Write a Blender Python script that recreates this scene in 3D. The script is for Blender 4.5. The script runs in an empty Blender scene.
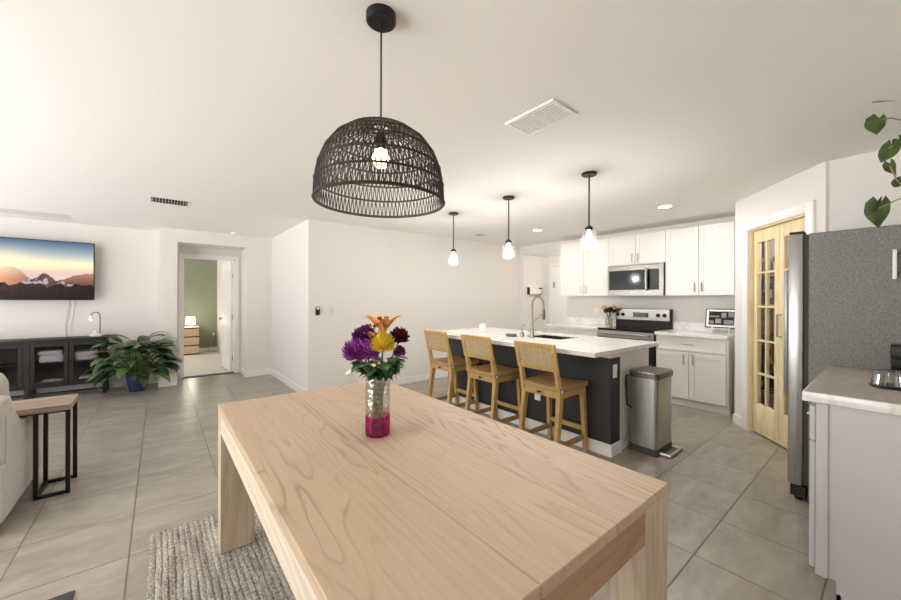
import bpy, bmesh, math, random
from mathutils import Vector, Matrix
random.seed(7)
PI = math.pi
scn = bpy.context.scene
COL = scn.collection
H, CEIL = 1.33, 2.40
CT = 0.92                                   # worktop height

# ---------------------------------------------------------------- materials
def lin(c):
    f = lambda v: v / 12.92 if v <= 0.04045 else ((v + 0.055) / 1.055) ** 2.4
    return tuple(f(v / 255.0) for v in c) + (1.0,)

class Mat:
    def __init__(s, name, color=(200, 200, 200), rough=0.5, metal=0.0, **kw):
        s.m = bpy.data.materials.new(name); s.m.use_nodes = True
        s.nt = s.m.node_tree; s.b = s.nt.nodes['Principled BSDF']
        s.b.inputs['Base Color'].default_value = lin(color)
        s.b.inputs['Roughness'].default_value = rough
        s.b.inputs['Metallic'].default_value = metal
        for k, v in kw.items():
            s.b.inputs[k.replace('_', ' ')].default_value = v
    def n(s, t, **kw):
        nd = s.nt.nodes.new(t)
        for k, v in kw.items():
            if k.startswith('i_'):
                key = k[2:]
                nd.inputs[int(key) if key.isdigit() else key.replace('_', ' ')].default_value = v
            else: setattr(nd, k, v)
        return nd
    def l(s, a, b): s.nt.links.new(a, b)
    def coords(s, scale=(1, 1, 1), rot=(0, 0, 0), kind='Object', loc=(0, 0, 0)):
        t = s.n('ShaderNodeTexCoord'); mp = s.n('ShaderNodeMapping')
        mp.inputs['Scale'].default_value = scale; mp.inputs['Rotation'].default_value = rot
        mp.inputs['Location'].default_value = loc
        s.l(t.outputs[kind], mp.inputs['Vector']); return mp.outputs['Vector']
    def noise(s, vec, scale=5, detail=4, rough=0.5, dist=0):
        nd = s.n('ShaderNodeTexNoise', i_Scale=scale, i_Detail=detail, i_Roughness=rough, i_Distortion=dist)
        s.l(vec, nd.inputs['Vector']); return nd.outputs['Fac']
    def ramp(s, fac, stops, interp='LINEAR'):
        r = s.n('ShaderNodeValToRGB'); e = r.color_ramp; e.interpolation = interp
        while len(e.elements) < len(stops): e.elements.new(0.5)
        for el, (p, c) in zip(e.elements, stops): el.position = p; el.color = lin(c)
        s.l(fac, r.inputs['Fac']); return r.outputs['Color']
    def mix(s, fac, a, b, mode='MIX'):
        x = s.n('ShaderNodeMix', data_type='RGBA', blend_type=mode)
        for sock, v in ((x.inputs[0], fac), (x.inputs[6], a), (x.inputs[7], b)):
            if hasattr(v, 'node'): s.l(v, sock)
            else: sock.default_value = v
        return x.outputs[2]
    def math(s, op, a, b=None, c=None):
        x = s.n('ShaderNodeMath', operation=op)
        for i, v in enumerate((a, b, c)):
            if v is None: continue
            if hasattr(v, 'node'): s.l(v, x.inputs[i])
            else: x.inputs[i].default_value = v
        return x.outputs[0]
    def base(s, c): s.l(c, s.b.inputs['Base Color'])
    def bump(s, h, strength=0.2, dist=0.01):
        b = s.n('ShaderNodeBump', i_Strength=strength, i_Distance=dist)
        s.l(h, b.inputs['Height']); s.l(b.outputs['Normal'], s.b.inputs['Normal'])

def paint(name, c, rough=0.55, bump=0.05, scale=90):
    m = Mat(name, c, rough); m.bump(m.noise(m.coords(), scale, 3), bump, 0.004); return m.m
def plain(name, c, rough=0.5, metal=0.0, **kw):
    m = Mat(name, c, rough, metal, **kw)
    v = m.noise(m.coords(), 30, 2)
    m.base(m.mix(v, lin(tuple(x * 0.95 for x in c)), lin(tuple(min(255, x * 1.04) for x in c))))
    return m.m
def glow(name, c, strength):
    m = Mat(name, (255, 255, 255), 0.5)
    m.b.inputs['Emission Color'].default_value = lin(c); m.b.inputs['Emission Strength'].default_value = strength
    return m.m
def wood(name, dark, light, axis='y', scale=1.0, rough=0.45, contrast=1.0, planks=None):
    m = Mat(name, light, rough)
    st = {'x': (0.12, 1, 1), 'y': (1, 0.15, 1), 'z': (1, 1, 0.12)}[axis]
    v = m.coords(tuple(a * scale for a in st))
    if planks:                               # shift the grain and the tone per board across X
        tc = m.n('ShaderNodeTexCoord'); sx = m.n('ShaderNodeSeparateXYZ'); m.l(tc.outputs['Object'], sx.inputs[0])
        idx = m.math('FLOOR', m.math('DIVIDE', sx.outputs[0], planks))
        off = m.n('ShaderNodeCombineXYZ'); m.l(m.math('MULTIPLY', idx, 7.3), off.inputs[0]); m.l(m.math('MULTIPLY', idx, 3.1), off.inputs[1])
        add = m.n('ShaderNodeVectorMath', operation='ADD'); m.l(v, add.inputs[0]); m.l(off.outputs[0], add.inputs[1]); v = add.outputs[0]
    big = m.noise(v, 3.2, 3, 0.5, 0.6)
    rings = m.math('FRACT', m.math('MULTIPLY', big, 24.0 if planks else 13.0))
    tri = m.math('ABSOLUTE', m.math('SUBTRACT', rings, 0.5))
    fine = m.noise(m.coords(tuple(a * scale * 1.0 for a in {'x': (1.5, 60, 60), 'y': (60, 1.5, 60), 'z': (60, 60, 1.5)}[axis])), 1.6, 4, 0.6)
    f = m.math('ADD', m.math('MULTIPLY', tri, 0.75 * contrast), m.math('MULTIPLY', fine, 0.75))
    col = m.ramp(f, [(0.2, dark), (0.62, light), (0.95, tuple(min(255, x * 1.04) for x in light))])
    if planks:                               # broad boards: thin late-wood lines that fade in and out
        line = m.ramp(rings, [(0.0, dark), (0.10, tuple(a_ * 0.35 + b_ * 0.65 for a_, b_ in zip(dark, light))), (0.30, light), (0.85, light), (1.0, dark)])
        soft = m.ramp(fine, [(0.30, tuple(a_ * 0.25 + b_ * 0.75 for a_, b_ in zip(dark, light))), (0.62, light), (0.9, tuple(min(255, x * 1.04) for x in light))])
        amt = m.n('ShaderNodeMapRange'); amt.inputs[1].default_value = 0.42; amt.inputs[2].default_value = 0.62; amt.inputs[3].default_value = 0.12; amt.inputs[4].default_value = 0.85
        m.l(m.noise(m.coords((1.6, 0.7, 1)), 1.3, 2), amt.inputs[0])
        col = m.mix(amt.outputs[0], soft, line)
        wn = m.n('ShaderNodeTexWhiteNoise', noise_dimensions='1D'); m.l(idx, wn.inputs['W'])
        g = m.math('ADD', 0.93, m.math('MULTIPLY', wn.outputs['Value'], 0.1))
        cc = m.n('ShaderNodeCombineColor'); [m.l(g, cc.inputs[i]) for i in range(3)]
        col = m.mix(1.0, col, cc.outputs[0], 'MULTIPLY')
    m.base(col); m.bump(f, 0.06, 0.003)
    return m.m
def steel(name, c=(190, 190, 188), rough=0.28, axis='z'):
    m = Mat(name, c, rough, 1.0)
    st = {'x': (1, 120, 120), 'y': (120, 1, 120), 'z': (120, 120, 1)}[axis]
    f = m.noise(m.coords(st), 2.0, 3)
    m.base(m.mix(f, lin(tuple(x * 0.9 for x in c)), lin(c)))
    m.l(m.math('ADD', m.math('MULTIPLY', f, 0.16), rough - 0.06), m.b.inputs['Roughness'])
    return m.m
def clear(name, tint=(255, 255, 255), gloss=0.1, rough=0.02, fres=0.6):
    """thin clear glass: mostly see-through with a Fresnel sheen"""
    m = Mat(name); nt = m.nt; nt.nodes.remove(m.b)
    out = nt.nodes['Material Output']
    t = m.n('ShaderNodeBsdfTransparent'); t.inputs[0].default_value = lin(tint)
    g = m.n('ShaderNodeBsdfGlossy'); g.inputs['Roughness'].default_value = rough
    lw = m.n('ShaderNodeLayerWeight', i_Blend=0.25)
    mx = m.n('ShaderNodeMixShader')
    m.l(m.math('ADD', m.math('MULTIPLY', lw.outputs['Fresnel'], fres), gloss), mx.inputs[0])
    m.l(t.outputs[0], mx.inputs[1]); m.l(g.outputs[0], mx.inputs[2]); m.l(mx.outputs[0], out.inputs[0])
    return m.m
def leafmat(name, dark, light, rough=0.35):
    m = Mat(name, dark, rough)
    f = m.noise(m.coords(), 14, 3)
    m.base(m.ramp(f, [(0.3, dark), (0.7, light)])); m.bump(m.noise(m.coords(), 60, 2), 0.15, 0.004)
    return m.m

def floor_tile():
    m = Mat('porcelain tile', (160, 150, 138), 0.3)
    g = m.n('ShaderNodeNewGeometry'); s = m.n('ShaderNodeSeparateXYZ'); m.l(g.outputs['Position'], s.inputs[0])
    u = m.math('DIVIDE', m.math('SUBTRACT', s.outputs[0], -0.12), 0.459)
    v = m.math('DIVIDE', m.math('SUBTRACT', s.outputs[1], 0.66), 0.456)
    fu, fv = m.math('FRACT', u), m.math('FRACT', v)
    du = m.math('MINIMUM', fu, m.math('SUBTRACT', 1.0, fu)); dv = m.math('MINIMUM', fv, m.math('SUBTRACT', 1.0, fv))
    grout = m.math('LESS_THAN', m.math('MINIMUM', du, dv), 0.0085)
    cell = m.n('ShaderNodeCombineXYZ'); m.l(m.math('FLOOR', u), cell.inputs[0]); m.l(m.math('FLOOR', v), cell.inputs[1])
    wn = m.n('ShaderNodeTexWhiteNoise', noise_dimensions='2D'); m.l(cell.outputs[0], wn.inputs['Vector'])
    off = m.n('ShaderNodeVectorMath', operation='SCALE'); m.l(wn.outputs['Color'], off.inputs[0]); off.inputs[3].default_value = 9.0
    add = m.n('ShaderNodeVectorMath', operation='ADD'); m.l(g.outputs['Position'], add.inputs[0]); m.l(off.outputs[0], add.inputs[1])
    mp = m.n('ShaderNodeMapping'); mp.inputs['Scale'].default_value = (1.0, 2.6, 1); mp.inputs['Rotation'].default_value = (0, 0, 0.5)
    m.l(add.outputs[0], mp.inputs[0])
    n1 = m.noise(mp.outputs[0], 2.2, 5, 0.55, 0.8); n2 = m.noise(mp.outputs[0], 9, 4, 0.6)
    f = m.math('ADD', m.math('MULTIPLY', n1, 0.7), m.math('MULTIPLY', n2, 0.3))
    col = m.ramp(f, [(0.28, (141, 133, 123)), (0.5, (157, 149, 139)), (0.72, (173, 165, 155))])
    col = m.mix(grout, col, lin((112, 104, 94)))
    m.base(col)
    m.l(m.math('ADD', 0.27, m.math('MULTIPLY', grout, 0.5)), m.b.inputs['Roughness'])
    m.bump(m.math('SUBTRACT', 1.0, grout), 0.25, 0.003)
    return m.m
def marble():
    m = Mat('white quartz', (238, 236, 232), 0.16)
    v = m.coords(); a = m.noise(v, 3.0, 6, 0.62, 1.6)
    d = m.math('ABSOLUTE', m.math('SUBTRACT', a, 0.5))
    m.base(m.ramp(d, [(0.0, (222, 220, 217)), (0.03, (233, 231, 228)), (0.10, (241, 239, 236))]))
    return m.m
def laminate():
    m = Mat('grey beige worktop', (190, 182, 170), 0.35)
    f = m.noise(m.coords((1, 6, 1)), 7, 5, 0.65)
    m.base(m.ramp(f, [(0.3, (158, 149, 137)), (0.7, (184, 176, 164))])); return m.m
def cane():
    m = Mat('woven cane', (196, 172, 120), 0.6)
    v = m.coords((520, 520, 520)); s = m.n('ShaderNodeSeparateXYZ'); m.l(v, s.inputs[0])
    a = m.math('SINE', s.outputs[1]); b = m.math('SINE', s.outputs[2]); c = m.math('SINE', s.outputs[0])
    w = m.math('MULTIPLY', m.math('MULTIPLY', a, m.math('ADD', b, c)), 0.5)
    f = m.math('ADD', m.math('MULTIPLY', w, 0.16), m.noise(v, 0.12, 3))
    m.base(m.ramp(f, [(0.2, (164, 144, 108)), (0.55, (188, 168, 130)), (0.85, (206, 190, 156))])); m.bump(w, 0.5, 0.003)
    return m.m
def fabric(name, a, b, scale=160):
    m = Mat(name, a, 0.9, Sheen_Weight=0.2)
    v = m.coords(); f = m.noise(v, scale, 3, 0.7); g = m.noise(v, 6, 2)
    m.base(m.ramp(f, [(0.35, a), (0.65, b)])); m.bump(f, 0.4, 0.004); return m.m
def braid():
    m = Mat('braided jute', (190, 180, 165), 0.95)
    v = m.coords((1, 1, 1)); f = m.noise(m.coords((80, 36, 60)), 1.6, 4, 0.85); g = m.noise(m.coords((6, 1.0, 1)), 3, 3, 0.7)
    h = m.math('ADD', m.math('MULTIPLY', f, 0.75), m.math('MULTIPLY', g, 0.3))
    m.base(m.ramp(h, [(0.36, (52, 46, 41)), (0.46, (130, 121, 111)), (0.56, (190, 182, 172)), (0.68, (232, 227, 219))]))
    m.bump(f, 0.8, 0.008); return m.m
def speckled():
    m = Mat('textured graphite metal', (112, 112, 108), 0.45, 0.55)
    f = m.noise(m.coords(), 260, 3, 0.8); g = m.noise(m.coords(), 90, 4)
    m.base(m.ramp(m.math('ADD', m.math('MULTIPLY', f, 0.65), m.math('MULTIPLY', g, 0.35)), [(0.32, (88, 88, 84)), (0.7, (152, 152, 147))]))
    m.bump(f, 0.5, 0.004); return m.m

M = dict(
    ceil=paint('ceiling paint', (243, 240, 236), 0.8, 0.25, 26), wall=paint('wall paint', (228, 224, 219), 0.6),
    trim=paint('gloss trim paint', (240, 238, 235), 0.35, 0.01), cab=paint('cabinet paint', (229, 226, 221), 0.35, 0.01),
    cabg=paint('grey white cabinet paint', (203, 202, 202), 0.4, 0.01), green=paint('sage green paint', (142, 149, 126), 0.7),
    tile=floor_tile(), marble=marble(), lam=laminate(), cane=cane(), braid=braid(),
    carpet=fabric('pale carpet', (206, 197, 186), (222, 214, 204), 120),
    oak=wood('washed oak', (152, 124, 96), (202, 178, 151), 'y', 1.0, 0.5, 1.0, 0.155),
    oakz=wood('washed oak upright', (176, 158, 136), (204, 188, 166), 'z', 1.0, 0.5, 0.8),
    oakx_shade=wood('washed oak shade tone', (146, 114, 84), (176, 143, 110), 'x', 1.0, 0.5, 0.8),  # darker copy of the oak: shade put into the end apron colour
    oaky_lit=wood('washed oak lit tone', (192, 176, 154), (218, 204, 184), 'y', 1.0, 0.5, 0.8),  # paler copy of the oak: daylight put into the side apron colour
    stool=wood('honey oak', (166, 132, 76), (200, 166, 106), 'z', 2.0, 0.45, 0.6),
    stoolx=wood('honey oak seat', (140, 108, 66), (180, 146, 96), 'x', 2.0, 0.45, 0.6),
    pine=wood('raw pine', (214, 194, 148), (234, 220, 182), 'z', 1.0, 0.55, 0.6),
    walnut=wood('grey brown board', (126, 107, 92), (160, 141, 124), 'x', 1.5, 0.5, 0.7),
    birch=wood('pale birch', (196, 164, 128), (222, 194, 160), 'x', 1.5, 0.5, 0.6),
    board=wood('cutting wood', (190, 150, 96), (214, 178, 124), 'x', 1.5, 0.5, 0.6),
    black=plain('matte black metal', (24, 22, 21), 0.45, 0.3), bronze=plain('dark bronze', (58, 48, 42), 0.35, 0.7),
    espresso=wood('espresso stain', (13, 10, 9), (26, 22, 20), 'x', 1.2, 0.5, 0.5),
    char=paint('charcoal paint', (44, 43, 45), 0.5, 0.1, 60), white=plain('white plastic', (240, 238, 234), 0.4),
    steel=steel('brushed steel'), steelx=steel('brushed steel across', (184, 180, 174), axis='y'), nickel=plain('brushed nickel', (178, 168, 152), 0.28, 1.0),
    steelm=steel('satin steel', (158, 153, 146), 0.25, axis='y'),
    dsteel=steel('dark steel', (120, 116, 110), 0.3), speck=speckled(), blackglass=plain('black glass', (14, 13, 13), 0.08),
    rubber=plain('grey rubber', (70, 72, 70), 0.7), glass=clear('clear glass'), pane=clear('door pane', (246, 246, 244), 0.02, 0.02, 0.12),
    sofa=fabric('oatmeal weave', (172, 166, 158), (206, 201, 194)), mat=fabric('black pile', (12, 11, 11), (30, 28, 27), 90),
    pot=plain('cobalt glaze', (52, 62, 96), 0.25), soil=fabric('potting soil', (46, 34, 26), (74, 56, 42), 60),
    leaf=leafmat('lily leaf', (22, 42, 22), (58, 86, 44), 0.3), leaf2=leafmat('young lily leaf', (50, 84, 40), (104, 136, 72), 0.3),
    vine=leafmat('vine leaf', (36, 60, 24), (84, 106, 46)), stem=plain('green stem', (96, 116, 58), 0.5), palestem=plain('pale stem', (150, 142, 96), 0.5),
    dgreen=leafmat('dark bouquet leaf', (30, 58, 30), (66, 98, 52)), purple=leafmat('purple petal', (124, 34, 128), (196, 104, 196), 0.6),
    dpurple=leafmat('deep purple petal', (74, 22, 84), (130, 50, 130), 0.6), yellow=leafmat('yellow petal', (214, 182, 36), (240, 220, 84), 0.6),
    orange=leafmat('apricot petal', (222, 154, 90), (242, 192, 134), 0.6), maroon=leafmat('wine red petal', (66, 14, 30), (110, 30, 52), 0.6),
    cream=leafmat('cream bud', (206, 206, 180), (232, 232, 214), 0.6),
    rattan=wood('dark woven cord', (24, 20, 17), (58, 49, 41), 'z', 4.0, 0.8, 0.6), cable=plain('grey cable', (196, 194, 190), 0.5),
    bulb=glow('warm filament glow', (255, 214, 150), 14.0), led=glow('lamp glow', (255, 240, 214), 9.0), canled=glow('can light glow', (255, 246, 232), 12.0),
    shade=glow('lit lampshade', (255, 246, 226), 5.0),
)
def frosty():
    m = Mat('seeded bulb glass', (255, 255, 255)); nt = m.nt; nt.nodes.remove(m.b)
    t = m.n('ShaderNodeBsdfTransparent'); g = m.n('ShaderNodeBsdfGlossy'); g.inputs['Roughness'].default_value = 0.1
    tl = m.n('ShaderNodeBsdfTranslucent'); a = m.n('ShaderNodeMixShader'); b = m.n('ShaderNodeMixShader')
    a.inputs[0].default_value = 0.018; b.inputs[0].default_value = 0.05
    m.l(t.outputs[0], a.inputs[1]); m.l(tl.outputs[0], a.inputs[2]); m.l(a.outputs[0], b.inputs[1]); m.l(g.outputs[0], b.inputs[2])
    m.l(b.outputs[0], nt.nodes['Material Output'].inputs[0]); return m.m
M['frost'] = frosty()
def crackle(name, tint, gloss):
    m = Mat(name); nt = m.nt; nt.nodes.remove(m.b)
    t = m.n('ShaderNodeBsdfTransparent'); t.inputs[0].default_value = lin(tint)
    g = m.n('ShaderNodeBsdfGlossy'); g.inputs['Roughness'].default_value = 0.12; g.inputs[0].default_value = lin(tuple(min(255, c + 20) for c in tint))
    v = m.n('ShaderNodeTexVoronoi', i_Scale=48.0); m.l(m.coords(), v.inputs['Vector'])
    bp = m.n('ShaderNodeBump', i_Strength=0.55, i_Distance=0.006); m.l(v.outputs['Distance'], bp.inputs['Height'])
    m.l(bp.outputs[0], g.inputs['Normal'])
    mx = m.n('ShaderNodeMixShader'); m.l(m.math('ADD', gloss, m.math('MULTIPLY', v.outputs['Distance'], 0.14)), mx.inputs[0])
    m.l(t.outputs[0], mx.inputs[1]); m.l(g.outputs[0], mx.inputs[2]); m.l(mx.outputs[0], nt.nodes['Material Output'].inputs[0])
    return m.m
M['crackle'] = crackle('crackled glass', (240, 241, 238), 0.05)
M['magenta'] = crackle('magenta crackled glass', (226, 128, 204), 0.08)

# ---------------------------------------------------------------- mesh helpers
class MB:
    def __init__(s, T=None): s.bm = bmesh.new(); s.T = T
    def _v(s, p):
        p = Vector(p); return s.bm.verts.new(s.T @ p if s.T is not None else p)
    def box(s, x0, x1, y0, y1, z0, z1, bev=0.0, seg=2):
        x0, x1 = sorted((x0, x1)); y0, y1 = sorted((y0, y1)); z0, z1 = sorted((z0, z1))
        v = [s._v((x, y, z)) for z in (z0, z1) for x, y in ((x0, y0), (x1, y0), (x1, y1), (x0, y1))]
        fs = [s.bm.faces.new([v[i] for i in q]) for q in ((3, 2, 1, 0), (4, 5, 6, 7), (0, 1, 5, 4), (1, 2, 6, 5), (2, 3, 7, 6), (3, 0, 4, 7))]
        if bev > 0:
            es = list({e for f in fs for e in f.edges})
            bmesh.ops.bevel(s.bm, geom=es, offset=bev, segments=seg, profile=0.5, affect='EDGES')
        return s
    def rings(s, rings, close=True, cap=True):
        R = [[s._v(p) for p in r] for r in rings]; n = len(R[0])
        for a, b in zip(R, R[1:]):
            for i in range(n if close else n - 1):
                j = (i + 1) % n
                try: s.bm.faces.new((a[i], a[j], b[j], b[i]))
                except ValueError: pass
        if cap and close:
            s.bm.faces.new(list(reversed(R[0]))); s.bm.faces.new(R[-1])
        return s
    def lathe(s, c, prof, seg=28, cap=True):
        return s.rings([[(c[0] + r * math.cos(2 * PI * k / seg), c[1] + r * math.sin(2 * PI * k / seg), c[2] + z) for k in range(seg)] for r, z in prof], True, cap)
    def tube(s, pts, r, seg=8, closed=False, cap=True):
        pts = [Vector(p) for p in pts]; n = len(pts); rr = r if isinstance(r, (list, tuple)) else [r] * n
        out = []; up = None
        for i, p in enumerate(pts):
            a = pts[(i - 1) % n] if (closed or i > 0) else p; b = pts[(i + 1) % n] if (closed or i < n - 1) else p
            t = (b - a).normalized()
            if up is None: up = Vector((0, 0, 1)) if abs(t.z) < 0.9 else Vector((1, 0, 0))
            u = t.cross(up).normalized(); w = u.cross(t).normalized(); up = w
            out.append([p + (u * math.cos(2 * PI * k / seg) + w * math.sin(2 * PI * k / seg)) * rr[i] for k in range(seg)])
        if closed: out.append(out[0]); return s.rings(out, True, False)
        return s.rings(out, True, cap)
    def cyl(s, a, b, r, seg=16, r2=None): return s.tube([a, b], [r, r if r2 is None else r2], seg)
    def prism(s, poly, z0, z1):
        return s.rings([[(x, y, z0) for x, y in poly], [(x, y, z1) for x, y in poly]])
    def bar(s, a, b, w, d, w2=None, d2=None, ref=(0, 1, 0)):
        """tapered square bar from a to b; w along ref, d across"""
        a, b = Vector(a), Vector(b); t = (b - a).normalized(); u = Vector(ref); u = (u - t * u.dot(t)).normalized(); v = t.cross(u)
        w2, d2 = w2 or w, d2 or d
        q = lambda p, W, D: [p + u * (W / 2 * i) + v * (D / 2 * j) for i, j in ((-1, -1), (1, -1), (1, 1), (-1, 1))]
        return s.rings([q(a, w, d), q(b, w2, d2)])
    def leaf(s, base, az, elev, length, width, droop, n=7, fold=0.25, shape=None, roll=0.0):
        """a curved blade: starts at base, heads off at azimuth az and elevation elev and bends by droop along its length"""
        shape = shape or [0.06, 0.62, 0.95, 1.0, 0.8, 0.45, 0.03]
        p = Vector(base); n = len(shape); L = []; C = []; R = []
        for i in range(n):
            e = elev - droop * i / (n - 1)
            d = Vector((math.cos(az) * math.cos(e), math.sin(az) * math.cos(e), math.sin(e)))
            side = Vector((-math.sin(az), math.cos(az), 0)); up = d.cross(side) * -1
            side = side * math.cos(roll) + up * math.sin(roll); up = d.cross(side) * -1
            w = width / 2 * shape[i]
            C.append(s._v(p)); L.append(s._v(p + side * w + up * w * fold)); R.append(s._v(p - side * w + up * w * fold))
            p = p + d * (length / (n - 1))
        for i in range(n - 1):
            s.bm.faces.new((C[i], C[i + 1], L[i + 1], L[i])); s.bm.faces.new((R[i], R[i + 1], C[i + 1], C[i]))
        return s
    def build(s, name, mat, parent=None, loc=(0, 0, 0), smooth=35, solid=0.0, recalc=True):
        bm = s.bm
        if recalc: bmesh.ops.recalc_face_normals(bm, faces=bm.faces)
        o_w = world_loc(parent) if parent is not None else Vector(loc)
        bmesh.ops.translate(bm, verts=bm.verts, vec=-o_w)
        if smooth:
            a = math.radians(smooth)
            for f in bm.faces: f.smooth = True
            for e in bm.edges:
                if len(e.link_faces) == 2: e.smooth = e.calc_face_angle(0) < a
        me = bpy.data.meshes.new(name); bm.to_mesh(me); bm.free()
        me.materials.append(M[mat] if isinstance(mat, str) else mat)
        o = bpy.data.objects.new(name, me); COL.objects.link(o)
        if parent is not None: o.parent = parent
        else: o.location = loc
        if solid:
            sm = o.modifiers.new('thickness', 'SOLIDIFY'); sm.thickness = solid; sm.offset = 0
        return o
def world_loc(o):
    p = Vector((0, 0, 0))
    while o is not None: p += o.location; o = o.parent
    return p
def tag(o, label, cat, group=None):
    o['label'] = label; o['category'] = cat
    if group: o['group'] = group
    return o
def thing(name, label, cat, loc, group=None):
    o = bpy.data.objects.new(name, None); COL.objects.link(o); o.location = loc; o.empty_display_size = 0.1
    return tag(o, label, cat, group)
def struct(name, mb, mat, parent=None, **kw):
    o = mb.build(name, mat, parent, **kw)
    if parent is None: o['kind'] = 'structure'
    return o
def copy_tree(o, parent=None):
    c = o.copy(); COL.objects.link(c)
    if parent is not None: c.parent = parent
    for ch in list(o.children):
        copy_tree(ch, c)
    return c
def dup(root, loc, label, group=None, rotz=None):
    c = copy_tree(root); c.location = loc; c['label'] = label
    if group: c['group'] = group
    if rotz is not None: c.rotation_euler = (0, 0, rotz)
    return c
def frame_T(origin, ang):
    return Matrix.Translation(Vector(origin)) @ Matrix.Rotation(ang, 4, 'Z')

# ================================================================= SETTING
TVY, PIERY, ALCY = 7.37, 6.95, 7.45           # television wall, front wall of the bedroom alcove, alcove back
SIDEX = 1.545
KX = 5.68                                     # kitchen back wall
CWA, CWB = (SIDEX, 4.93), (KX, 4.80)          # the long blank wall
BACKY = -0.42                                 # wall behind the coffee counter
FWX = 3.985                                   # wall beyond the fridge
DL, DR = (4.87, 1.10), (3.97, 0.34)           # diagonal pantry wall
dv = Vector((DR[0] - DL[0], DR[1] - DL[1])); DLEN = dv.length; DANG = math.atan2(dv.y, dv.x)
DT = frame_T((DL[0], DL[1], 0), DANG)         # local x along the wall, local +y into the pantry

struct('floor', MB().box(-3.1, 7.6, -1.7, 7.50, -0.05, 0.0), 'tile')
struct('carpet_floor', MB().box(-2.6, 1.6, 7.50, 11.2, -0.05, 0.006), 'carpet')
struct('ceiling', MB().box(-3.1, 7.6, -1.7, 11.2, CEIL, CEIL + 0.06), 'ceil')
struct('wall_television', MB().box(-3.1, 0.0, TVY, TVY + 0.12, 0, CEIL), 'wall')
w = MB(); AT = 2.205
w.box(0.0, 0.215, PIERY, ALCY, 0, CEIL); w.box(1.155, SIDEX + 0.1, PIERY, ALCY, 0, CEIL); w.box(0.215, 1.155, PIERY, ALCY, AT, CEIL)
struct('wall_alcove', w, 'wall')
DX0, DX1, DTOP = 0.300, 1.058, 2.03
w = MB(); w.box(-0.3, DX0, ALCY, ALCY + 0.12, 0, CEIL); w.box(DX1, 1.7, ALCY, ALCY + 0.12, 0, CEIL); w.box(DX0, DX1, ALCY, ALCY + 0.12, DTOP, CEIL)
struct('wall_bedroom_front', w, 'wall')
struct('wall_passage', MB().prism([(SIDEX, CWA[1]), (SIDEX + 0.1, CWA[1] + 0.12), (SIDEX + 0.1, PIERY), (SIDEX, PIERY)], 0, CEIL), 'wall')
struct('wall_long', MB().prism([CWA, CWB, (KX, CWB[1] + 0.12), (SIDEX + 0.1, CWA[1] + 0.12)], 0, CEIL), 'wall')
OPY0, OPY1, OPZ = 3.70, 4.70, 2.235           # opening from the kitchen into the hall
w = MB(); w.box(KX, KX + 0.12, 1.0, OPY0, 0, CEIL); w.box(KX, KX + 0.12, OPY1, 5.0, 0, CEIL); w.box(KX, KX + 0.12, OPY0, OPY1, OPZ, CEIL)
struct('wall_kitchen', w, 'wall')
struct('wall_hall_side', MB().box(KX + 0.12, 6.6, OPY1 + 0.02, OPY1 + 0.14, 0, CEIL), 'wall')
struct('wall_hall_end', MB().box(6.36, 6.48, 1.8, OPY1 + 0.02, 0, CEIL), 'wall')
struct('hall_ceiling', MB().box(KX + 0.12, 6.36, 1.8, OPY1 + 0.02, OPZ + 0.004, OPZ + 0.04), 'ceil')
struct('wall_pantry_side', MB().prism([DL, (KX, 1.20), (KX, 1.12), (DL[0] + 0.05, DL[1] - 0.10)], 0, CEIL), 'wall')
CS0, CS1, COT = 0.250, 1.005, 2.045           # pantry opening along the diagonal wall
w = MB(DT); w.box(0, CS0, 0, 0.10, 0, CEIL); w.box(CS1, DLEN, 0, 0.10, 0, CEIL); w.box(CS0, CS1, 0, 0.10, COT, CEIL)
struct('wall_pantry_front', w, 'wall')
struct('wall_fridge', MB().box(FWX, FWX + 0.10, BACKY - 0.6, DR[1], 0, CEIL), 'wall')
struct('wall_coffee', MB().box(1.9, FWX, BACKY - 0.12, BACKY, 0, CEIL), 'wall')
struct('wall_back', MB().box(-3.1, 2.0, -1.82, -1.7, 0, CEIL), 'wall')
struct('wall_light_block', MB().box(-3.22, -3.1, -1.82, 0.35, 0, CEIL), 'wall')  # unseen wall piece added to keep daylight off the table end
struct('wall_coffee_end', MB().box(1.9, 2.0, -1.7, BACKY - 0.12, 0, CEIL), 'wall')
struct('wall_pantry_back', MB().box(FWX + 0.1, 5.8, -1.0, -0.9, 0, CEIL), 'wall')
struct('wall_pantry_end', MB().box(5.68, 5.8, -1.0, 1.12, 0, CEIL), 'wall')
# bedroom
struct('wall_bedroom_back', MB().box(-2.6, 1.6, 10.9, 11.0, 0, CEIL), 'green')
struct('wall_bedroom_side', MB().box(1.145, 1.25, 7.57, 10.9, 0, CEIL), 'wall')
struct('baseboard_bedroom', MB().box(-2.6, 1.145, 10.885, 10.9, 0, 0.10), 'trim')

def baseboard(name, a, b, n, h=0.10, t=0.014):
    """board along a-b, thickness towards n"""
    a, b, n = Vector(a), Vector(b), Vector(n)
    struct(name, MB().prism([a, b, b + n * t, a + n * t], 0, h), 'trim')
baseboard('baseboard_television', (-3.1, TVY), (0, TVY), (0, -1))
baseboard('baseboard_pier', (-0.014, PIERY), (0.215, PIERY), (0, -1), 0.12)
baseboard('baseboard_passage_front', (1.155, PIERY), (SIDEX, PIERY), (0, -1))
baseboard('baseboard_passage', (SIDEX, CWA[1] - 0.0), (SIDEX, PIERY - 0.014), (-1, 0))
baseboard('baseboard_long', (CWA[0] - 0.014, CWA[1]), CWB, (0, -1))
baseboard('baseboard_alcove', (1.155, PIERY), (1.155, ALCY - 0.02), (-1, 0))
w = MB(DT); w.box(0, 0.15, -0.014, 0, 0, 0.10); struct('baseboard_pantry', w, 'trim')
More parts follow.
